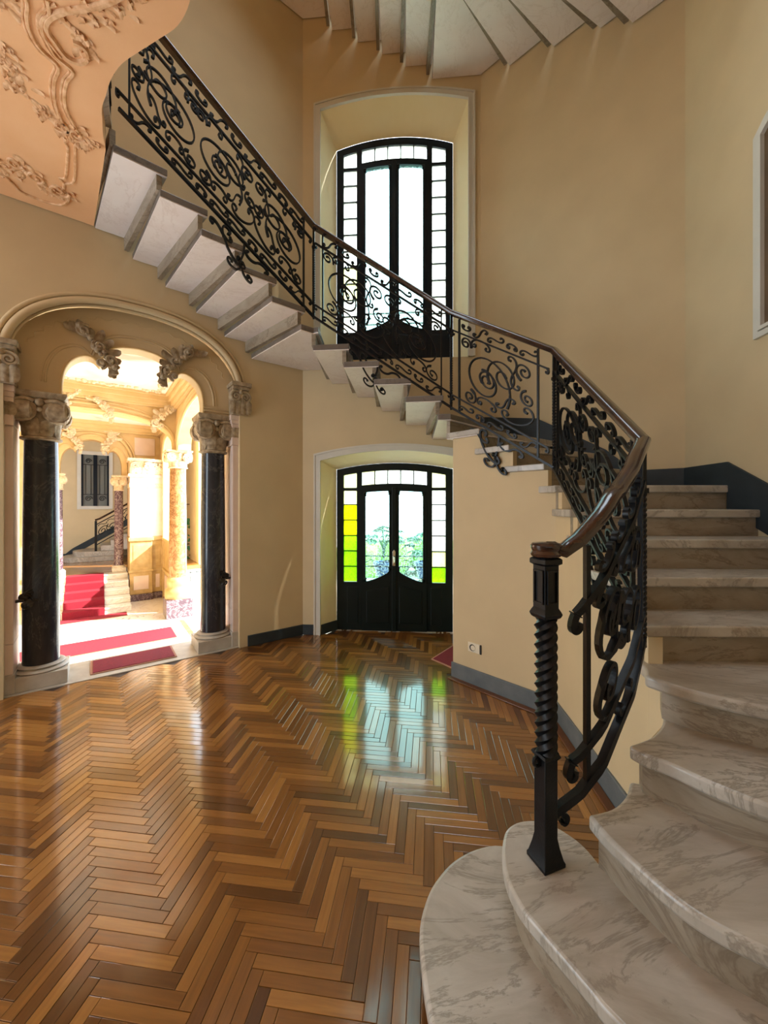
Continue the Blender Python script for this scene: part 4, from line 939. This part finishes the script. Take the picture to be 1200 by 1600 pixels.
for off_, r_ in ((.03, .022), (.11, .02), (.17, .012)):
    MB().tube([LB(u, 3.925, z) for u, z in basket(.31, 1.40-.0+off_*.0, 2.50, .58+off_, 2.8, 30)], r_, 6, (-.6, .8, 0)).build('arch_moulding', M['cream'], b_)
def lcl(u, z, v, s, sz, seed, par): cluster(u, z, v, s, sz, seed).build('acanthus_ornament', M['stucco_light'], par, smooth=50)
lcl(.62, 3.12, 3.90, 1, .26, 11, b_); lcl(1.50, 3.08, 3.88, -1, .34, 12, b_); lcl(.2, 3.25, 3.88, -1, .24, 13, b_)
# far arch
tf = trilobe(FC, .53, 2.14, .76)
fo = [(-1.25, 0), (-.30, 0), (-.30, 2.14)] + [p for p in tf] + [(1.12, 2.14), (1.12, 0), (1.95, 0), (1.95, 3.6), (-1.25, 3.6)]
fo = [(-1.25, ZL), (-.40, ZL), (-.40, 2.14)] + tf + [(1.10, 2.14), (1.10, ZL), (1.95, ZL), (1.95, 3.6), (-1.25, 3.6)]
fw = struct(MB().wall(fo, [], lambda a, d, z: LB(a, 6.2+d, z), 0, .28), 'wall_far_arch', M['cream'], smooth=0)
for off_, r_ in ((.0, .03), (.06, .02), (-.05, .012)):
    MB().tube([LB(u, 6.19, z) for u, z in basket(FC, .74+off_, 2.30, .80+off_, 2.3, 36)], r_, 6, (-.6, .8, 0)).build('arch_moulding', M['cream'], fw)
MB().tube([LB(FC+(u-FC)*1.18, 6.19, 2.14+(z-2.14)*1.13) for u, z in tf], .012, 6, (-.6, .8, 0)).build('inner_moulding', M['cream'], fw)
lcl(.16, 2.80, 6.17, 1, .24, 14, fw); lcl(.75, 2.80, 6.17, -1, .24, 15, fw)
mb = MB()
for k, (x, z, r_) in enumerate(((-.42, 3.12, .09), (-.24, 3.18, .11), (0, 3.24, .13), (.24, 3.18, .11), (.42, 3.12, .09), (-.34, 3.02, .07), (.34, 3.02, .07))):
    mb.tube([LB(FC+x+px, 6.15, z+py) for px, py in spiral(0, 0, r_, .02, k, 1.5 if x > 0 else -1.5, 22)], .022, 6, (-.6, .8, 0)); leaf_geo(mb, LB(FC+x, 6.16, z-.08), (.6, -.8, 0), (0, 0, 1), .18, .06, .3)
mb.build('cartouche', M['stucco_light'], fw, smooth=50)
for u0, u1 in ((1.22, 1.62),): MB().box(u0, u1, 6.18, 6.2, 2.62, 3.02, LT).build('wall_panel', M['pink'], fw, smooth=0, bevel=.008)
column('column', LB(.93, 6.28), 0.0, .088, .14, 1.80, 2.14, .135, AU, M['purple'], M['white_marble'], M['stucco_light'], 'mottled purple marble column at the top of the far steps', .09)
column('column', LB(-.12, 6.28), 0.0, .088, .14, 1.80, 2.14, .135, AU, M['purple'], M['white_marble'], M['stucco_light'], 'mottled purple column half hidden behind the left blue-black column', .09)
column('column', LB(1.76, 3.97), ZL, .150, .14, 2.17, 2.50, .225, AU, M['red_marble'], M['gold'], M['stucco_light'], 'stout orange marble column on a purple plinth in the sunlit lobby', .34, ped=M['purple'])
# pier beside the far steps
pr = thing('trim_9', LB(1.4, 5.9, ZL), kind='structure')
for v0, v1, u0, u1 in ((5.70, 6.2, 1.10, 1.52), (5.78, 6.2, 1.52, 1.74)):
    MB().box(u0-.02, u1+.02, v0-.03, v1, ZL, ZL+.14, LT).build('plinth', M['purple'], pr, smooth=0, bevel=.01)
    MB().box(u0, u1, v0, v1, ZL+.14, .74, LT).build('dado', M['gold'], pr, smooth=0, bevel=.01)
    MB().box(u0-.02, u1+.02, v0-.025, v1, .02, .07, LT).build('dado_rail', M['gold'], pr, smooth=0, bevel=.008)
    MB().box(u0-.025, u1+.025, v0-.03, v1, .70, .78, LT).build('dado_rail', M['gold'], pr, smooth=0, bevel=.008)
    MB().box(u0+.07, u1-.07, v0-.008, v0, ZL+.24, -.06, LT).build('inset_panel', M['pink'], pr, smooth=0, bevel=.004)
    MB().box(u0+.06, u1-.06, v0-.008, v0, .14, .62, LT).build('inset_panel', M['gold'], pr, smooth=0, bevel=.004)
    MB().box(u0, u1, v0, v1, .78, 2.12, LT).build('shaft', M['pink'], pr, smooth=0, bevel=.01)
    MB().box(u0-.012, u1+.012, v0-.015, v1, 1.86, 1.96, LT).build('leaf_band', M['stucco_light'], pr, smooth=0, bevel=.01)
    MB().box(u0-.03, u1+.03, v0-.04, v1, 2.10, 2.16, LT).build('necking', M['pink'], pr, smooth=0, bevel=.01)
    mb = MB(); mb.box(u0, u1, v0, v1, 2.16, 2.44, LT); mb.box(u0-.04, u1+.04, v0-.06, v1, 2.44, 2.50, LT)
    for s in (-1, 1):
        uc = (u0+u1)/2 + s*(u1-u0)*.28; mb.tube([LB(uc+s*x, v0-.03, 2.33+y) for x, y in spiral(0, 0, .085, .015, PI*.7, -1.9, 24)], .022, 6, (-.6, .8, 0))
    for k in range(4): leaf_geo(mb, LB(u0+(u1-u0)*(k+.5)/4, v0-.01, 2.17), (.6, -.8, 0), (0, 0, 1), .14, .045, .4)
    mb.build('capital', M['stucco_light'], pr, smooth=50)
dd = thing('trim_10', LB(1.75, 4.9, ZL), kind='structure')
MB().box(1.74, 1.90, 4.26, 5.70, ZL, .70, LT).build('dado', M['gold'], dd, smooth=0)
for z in (.02, .70): MB().box(1.70, 1.92, 4.26, 5.70, z, z+.06, LT).build('dado_rail', M['gold'], dd, smooth=0, bevel=.008)
MB().box(1.73, 1.74, 4.5, 5.5, ZL+.2, -.05, LT).build('inset_panel', M['pink'], dd, smooth=0)
# the far hall
lbox('far_hall_floor', -2.4, 2.6, 6.2, 9.6, -.1, 0, M['oak'])
lbox('wall_far_back', -2.4, 2.6, 9.5, 9.65, 0, 3.6, M['wall']); lbox('wall_far_left', -2.55, -2.4, 6.4, 9.6, 0, 3.6, M['wall']); lbox('wall_far_right', 2.6, 2.75, 6.4, 9.6, 0, 3.6, M['wall'])
lbox('ceiling_far', -2.5, 2.7, 6.3, 9.6, 3.6, 3.7, M['wall'])
w2 = thing('window_2', LB(.5, 9.5, 1.46), kind='structure')
for u0, u1, z0, z1 in ((.10, .19, 1.36, 3.0), (.82, .91, 1.36, 3.0), (.19, .82, 1.36, 1.45), (.19, .82, 2.90, 3.0)): MB().box(u0, u1, 9.46, 9.5, z0, z1, LT).build('casing', M['trim'], w2, smooth=0)
for u0, u1 in ((.19, .235), (.46, .55), (.775, .82)): MB().box(u0, u1, 9.45, 9.5, 1.45, 2.90, LT).build('frame', M['door2'], w2, smooth=0)
for u0, u1 in ((.235, .46), (.55, .775)):
    MB().box(u0, u1, 9.488, 9.497, 1.45, 2.90, LT).build('pane', mat('dusky_glass', (.16, .17, .16), .15), w2, smooth=0); uc = (u0+u1)/2
    for z, r_ in ((1.66, .09), (2.72, .08)): MB().tube([LB(uc+x, 9.47, z+y) for x, y in spiral(0, 0, r_, .02, 0, 1.6, 26)], .010, 5, (-.6, .8, 0)).build('grille_scroll', M['iron'], w2)
    for x in (-.06, .06): MB().box(uc+x-.006, uc+x+.006, 9.465, 9.475, 1.78, 2.62, LT).build('grille_bar', M['iron'], w2, smooth=0)
    for z in (1.78, 2.62): MB().box(u0, u1, 9.465, 9.475, z-.008, z+.008, LT).build('grille_bar', M['iron'], w2, smooth=0)
fst = thing('far_staircase', LB(.4, 9.0, 0), 'pale rounded stone steps with blue skirting against the back wall of the far hall', 'staircase')
def dshape(u0, u1, v0, v1): return [LB(u1, v1)[:2], LB(u1, v0)[:2]] + [LB(u0+.35-.35*math.sin(a), (v0+v1)/2-(v1-v0)/2*math.cos(a))[:2] for a in [PI*i/12 for i in range(1, 12)]] + [LB(u0+.35, v1)[:2]]
for i, (u0, u1) in enumerate(((-.20, 1.0), (.02, 1.0))): MB().slab(dshape(u0, u1, 8.35+.08*i, 9.49), .13*i, .13*(i+1)).build('step', M['tread'], fst, smooth=0, bevel=.012)
for i in range(8): MB().box(.62+.22*i, 2.59, 8.55, 9.49, .26+.14*i, .26+.14*(i+1), LT).build('step', M['tread'], fst, smooth=0, bevel=.008)
mb = MB(); mb.plate([(-.15, .14), (.0, .28), (2.59, 1.9), (2.59, 1.7), (-.15, .0)], LT, 9.48, 9.499); mb.build('skirting', M['base'], fst, smooth=0)
lbox('baseboard_far', -2.4, -.12, 9.48, 9.5, 0, .14, M['base'])
fr_ = thing('far_balustrade', LB(.52, 8.5, .26), 'small dark iron balustrade rising to the right in the far hall', 'railing')
MB().box(.49, .545, 8.47, 8.53, .26, 1.06, LT).build('newel_post', M['iron'], fr_, smooth=0)
MB().tube([LB(.50, 8.5, 1.08), LB(.60, 8.5, 1.12), LB(2.4, 8.5, 2.28)], .028, 6).build('handrail', M['wood'], fr_)
for dz in (.16, .70): MB().tube([LB(.52, 8.5, .26+dz), LB(2.4, 8.5, 1.45+dz)], .012, 4).build('rail_bar', M['iron'], fr_, smooth=0)
for i in range(8):
    u = .66+.2*i; z = .26+.45+(u-.52)*.633
    MB().tube([LB(u+x, 8.5, z+y+x*.633) for x, y in spiral(0, 0, .13, .02, i*2.2, 1.6, 26)], .010, 4, (-.6, .8, 0)).build('scroll', M['iron'], fr_, smooth=0)
    MB().tube([LB(u+x, 8.5, z+y+x*.633) for x, y in scroll((-.08, .18), (.08, .17), 'S', 1, 2, 3.8)], .008, 4, (-.6, .8, 0)).build('scroll', M['iron'], fr_, smooth=0)
# gate and climbing plant in the glare outside
gt = thing('garden_gate', LB(2.9, 7.6, ZL-.05), 'slim dark iron gate with leafy climber in the bright light beyond the orange column', 'gate')
for i in range(8): MB().tube([LB(2.3+.16*i, 7.6, ZL-.05), LB(2.3+.16*i, 7.6, 1.5)], .010, 5).build('bar', M['iron'], gt)
for z in (-.4, .4, 1.5): MB().tube([LB(2.25, 7.6, z), LB(3.5, 7.6, z)], .012, 5).build('rail', M['iron'], gt)
mb = MB()
for i in range(90):
    u = 2.3 + .5*random.random(); z = -.2 + 1.3*random.random(); leaf_geo(mb, LB(u, 7.56, z), (.6, -.8, 0), (random.uniform(-1, 1), random.uniform(-1, 1), random.uniform(-.5, 1)), .10, .035, .3, 3)
o = mb.build('climber', M['leaf'], gt, smooth=0); o['kind'] = 'stuff'

# ------------------------------------------------------------ small things in the hall
# wall frame at the right edge
fp = lambda e: [(.66+e, 2.53+e), (.66+e, 3.784-e*.4), (.74+e, 3.85-e*.6), (.95, 3.96-e), (1.2, 4.0-e), (1.45, 3.96-e), (1.66-e, 3.85-e*.6), (1.74-e, 3.784-e*.4), (1.74-e, 2.53+e)]
wn = thing('window_3', RW(1.2, 0, 2.53), kind='structure')
RI = lambda a, d, z: RW(a, -d, z)
for e0, e1, d in ((0, .034, .022), (.034, .040, .010), (.040, .062, .030)):
    MB().wall(fp(e0), [(fp(e1), fp(e1))], RI, .0, d).loft([RI(a, 0, z) for a, z in fp(e1)], [RI(a, d, z) for a, z in fp(e1)]).build('casing', M['trim'], wn, smooth=0)
MB().plate(fp(.062), RI, .0, .006).build('panel', noisy('brown_panel', (.10, .06, .03), (.16, .10, .05), 5), wn, smooth=0)
# socket
so = thing('wall_socket', (.749, 3.166, .31), 'small ivory power socket low on the beige wall under the stairs', 'socket')
Ts, _ = seg_T((.60, 3.335), (1.206, 2.70))
SO = lambda a, d, z: Ts(a+.215, -d, z)
MB().box(-.056, .056, 0, .012, .275, .352, SO).build('cover_plate', M['plastic'], so, smooth=0, bevel=.003)
mb = MB(); c0, c1 = Vector(SO(-.012, .010, .313)), Vector(SO(-.012, .015, .313)); mb.tube([c0, c1], .027, 16); mb.build('socket_rim', M['hole'], so)
mb = MB(); c0, c1 = Vector(SO(-.005, .012, .313)), Vector(SO(-.005, .0165, .313)); mb.tube([c0, c1], .021, 16); mb.build('socket_face', M['plastic'], so)
MB().box(.058, .068, 0, .010, .275, .350, SO).build('side_shadow', M['hole'], so, smooth=0)  # dark strip standing in for the cover plate's cast shadow
rg = thing('red_rug', (.9, 3.75, 0), 'dark red rug corner lying behind the wall under the stairs', 'rug')
MB().slab([(.455, 3.71), (.62, 3.50), (.86, 3.60), (1.0, 4.2), (.86, 4.25)], .001, .007).build('fringe_edge', M['carpet_edge'], rg, smooth=0)
MB().slab([(.475, 3.71), (.63, 3.52), (.85, 3.61), (.98, 4.18), (.87, 4.22)], .007, .012).build('pile', noisy('dark_red_pile', (.16, .006, .012), (.20, .01, .018), 60, .9), rg, smooth=0)

# ------------------------------------------------------------ stucco relief on the peach ceiling
ZC = 3.868
def relief(path, r_, name='stucco_moulding', m=None):
    P_ = smooth_line(path, 4); MB().tube([(x, y, ZC) for x, y in P_], r_, 6).build(name, m or M['relief'], ce)
def offs(P_, d): return offset_line(P_, d)
outer = [(-1.66, 1.72), (-1.68, 1.805), (-1.737, 1.866), (-1.767, 1.911), (-1.786, 1.958), (-1.786, 2.001), (-1.764, 2.077), (-1.837, 2.141), (-1.901, 2.21), (-1.957, 2.292), (-1.986, 2.361), (-1.998, 2.413), (-2.04, 2.50)]
inner = [(-1.58, 1.80), (-1.62, 1.859), (-1.667, 1.872), (-1.713, 1.924), (-1.727, 1.972), (-1.734, 2.031), (-1.703, 2.1), (-1.775, 2.149), (-1.847, 2.219), (-1.906, 2.302), (-1.931, 2.382), (-1.95, 2.45)]
for q in (outer, inner):
    relief(q, .011); relief(offs(q, .016), .006)
relief([(-2.06, 2.48), (-2.085, 2.512), (-2.107, 2.558), (-2.216, 2.683), (-2.312, 2.785), (-2.354, 2.785), (-2.36, 2.83), (-2.415, 2.894)], .009)
relief([(-2.0, 2.49), (-2.03, 2.523), (-2.158, 2.683), (-2.281, 2.82), (-2.359, 2.835)], .009)
relief([(-2.92, 2.70), (-2.75, 2.75), (-2.735, 2.82), (-2.747, 2.91), (-2.667, 2.989), (-2.568, 3.038), (-2.47, 3.0), (-2.40, 2.93)], .010)
bs = [(-1.05, 1.72), (-1.20, 1.78), (-1.317, 1.816), (-1.44, 1.835), (-1.545, 1.847), (-1.631, 1.872), (-1.681, 1.911), (-1.687, 1.965), (-1.681, 2.031), (-1.63, 2.058), (-1.571, 2.035), (-1.555, 1.99), (-1.59, 1.965), (-1.622, 1.99), (-1.605, 2.015)]
relief(bs[:13], .015); relief(offs(bs[4:9], .03), .008)
def garland(path, n, sz, name, seed):
    rnd = random.Random(seed); P_ = smooth_line(path, 6); mb = MB()
    for i in range(n):
        k = rnd.random()*(len(P_)-2); a, b = Vector(P_[int(k)]), Vector(P_[int(k)+1]); p = a.lerp(b, k % 1); t_ = (b-a).normalized(); w = sz*(1.2*math.sin(PI*k/len(P_))+.3)
        p = p + Vector((-t_.y, t_.x))*rnd.uniform(-w, w); ang_ = rnd.random()*6.3
        leaf_geo(mb, (p.x, p.y, ZC+.004), (0, 0, -1), Vector((t_.x+.9*math.cos(ang_), t_.y+.9*math.sin(ang_), 0)), sz*rnd.uniform(.8, 1.5), sz*.32, .35, 4)
    mb.build(name, M['relief'], ce, smooth=50)
garland([(-2.0, 1.95), (-2.006, 2.023), (-2.038, 2.092), (-2.055, 2.166), (-2.053, 2.246), (-2.053, 2.312), (-2.036, 2.361)], 70, .042, 'leaf_garland', 1)
garland([(-2.05, 2.36), (-2.02, 2.42), (-1.967, 2.478), (-1.946, 2.535)], 26, .045, 'leaf_garland', 2)
garland([(-1.60, 1.88), (-1.45, 1.865), (-1.325, 1.845), (-1.2, 1.80), (-1.08, 1.75)], 60, .035, 'leaf_garland', 3)
garland([(-1.58, 1.93), (-1.55, 1.97), (-1.56, 2.02)], 16, .045, 'leaf_garland', 4)
garland([(-2.5, 2.60), (-2.523, 2.709), (-2.54, 2.80), (-2.506, 2.87), (-2.48, 2.94), (-2.40, 2.92)], 34, .045, 'leaf_garland', 5)
garland([(-1.86, 1.72), (-1.80, 1.78), (-1.72, 1.80)], 24, .04, 'leaf_garland', 6)
garland([(-2.75, 2.55), (-2.7, 2.66), (-2.72, 2.8)], 24, .04, 'leaf_garland', 7)
for c_, r_, a_, tn in (((-2.46, 2.90), .07, .5, 1.5), ((-2.53, 2.78), .06, 2, -1.4), ((-1.97, 2.46), .05, 1, 1.4), ((-2.02, 2.40), .05, 3, -1.4), ((-2.56, 2.66), .05, 1, 1.3)):
    MB().tube([(c_[0]+x, c_[1]+y, ZC) for x, y in spiral(0, 0, r_, .012, a_, tn, 26)], .011, 6).build('stucco_scroll', M['relief'], ce)
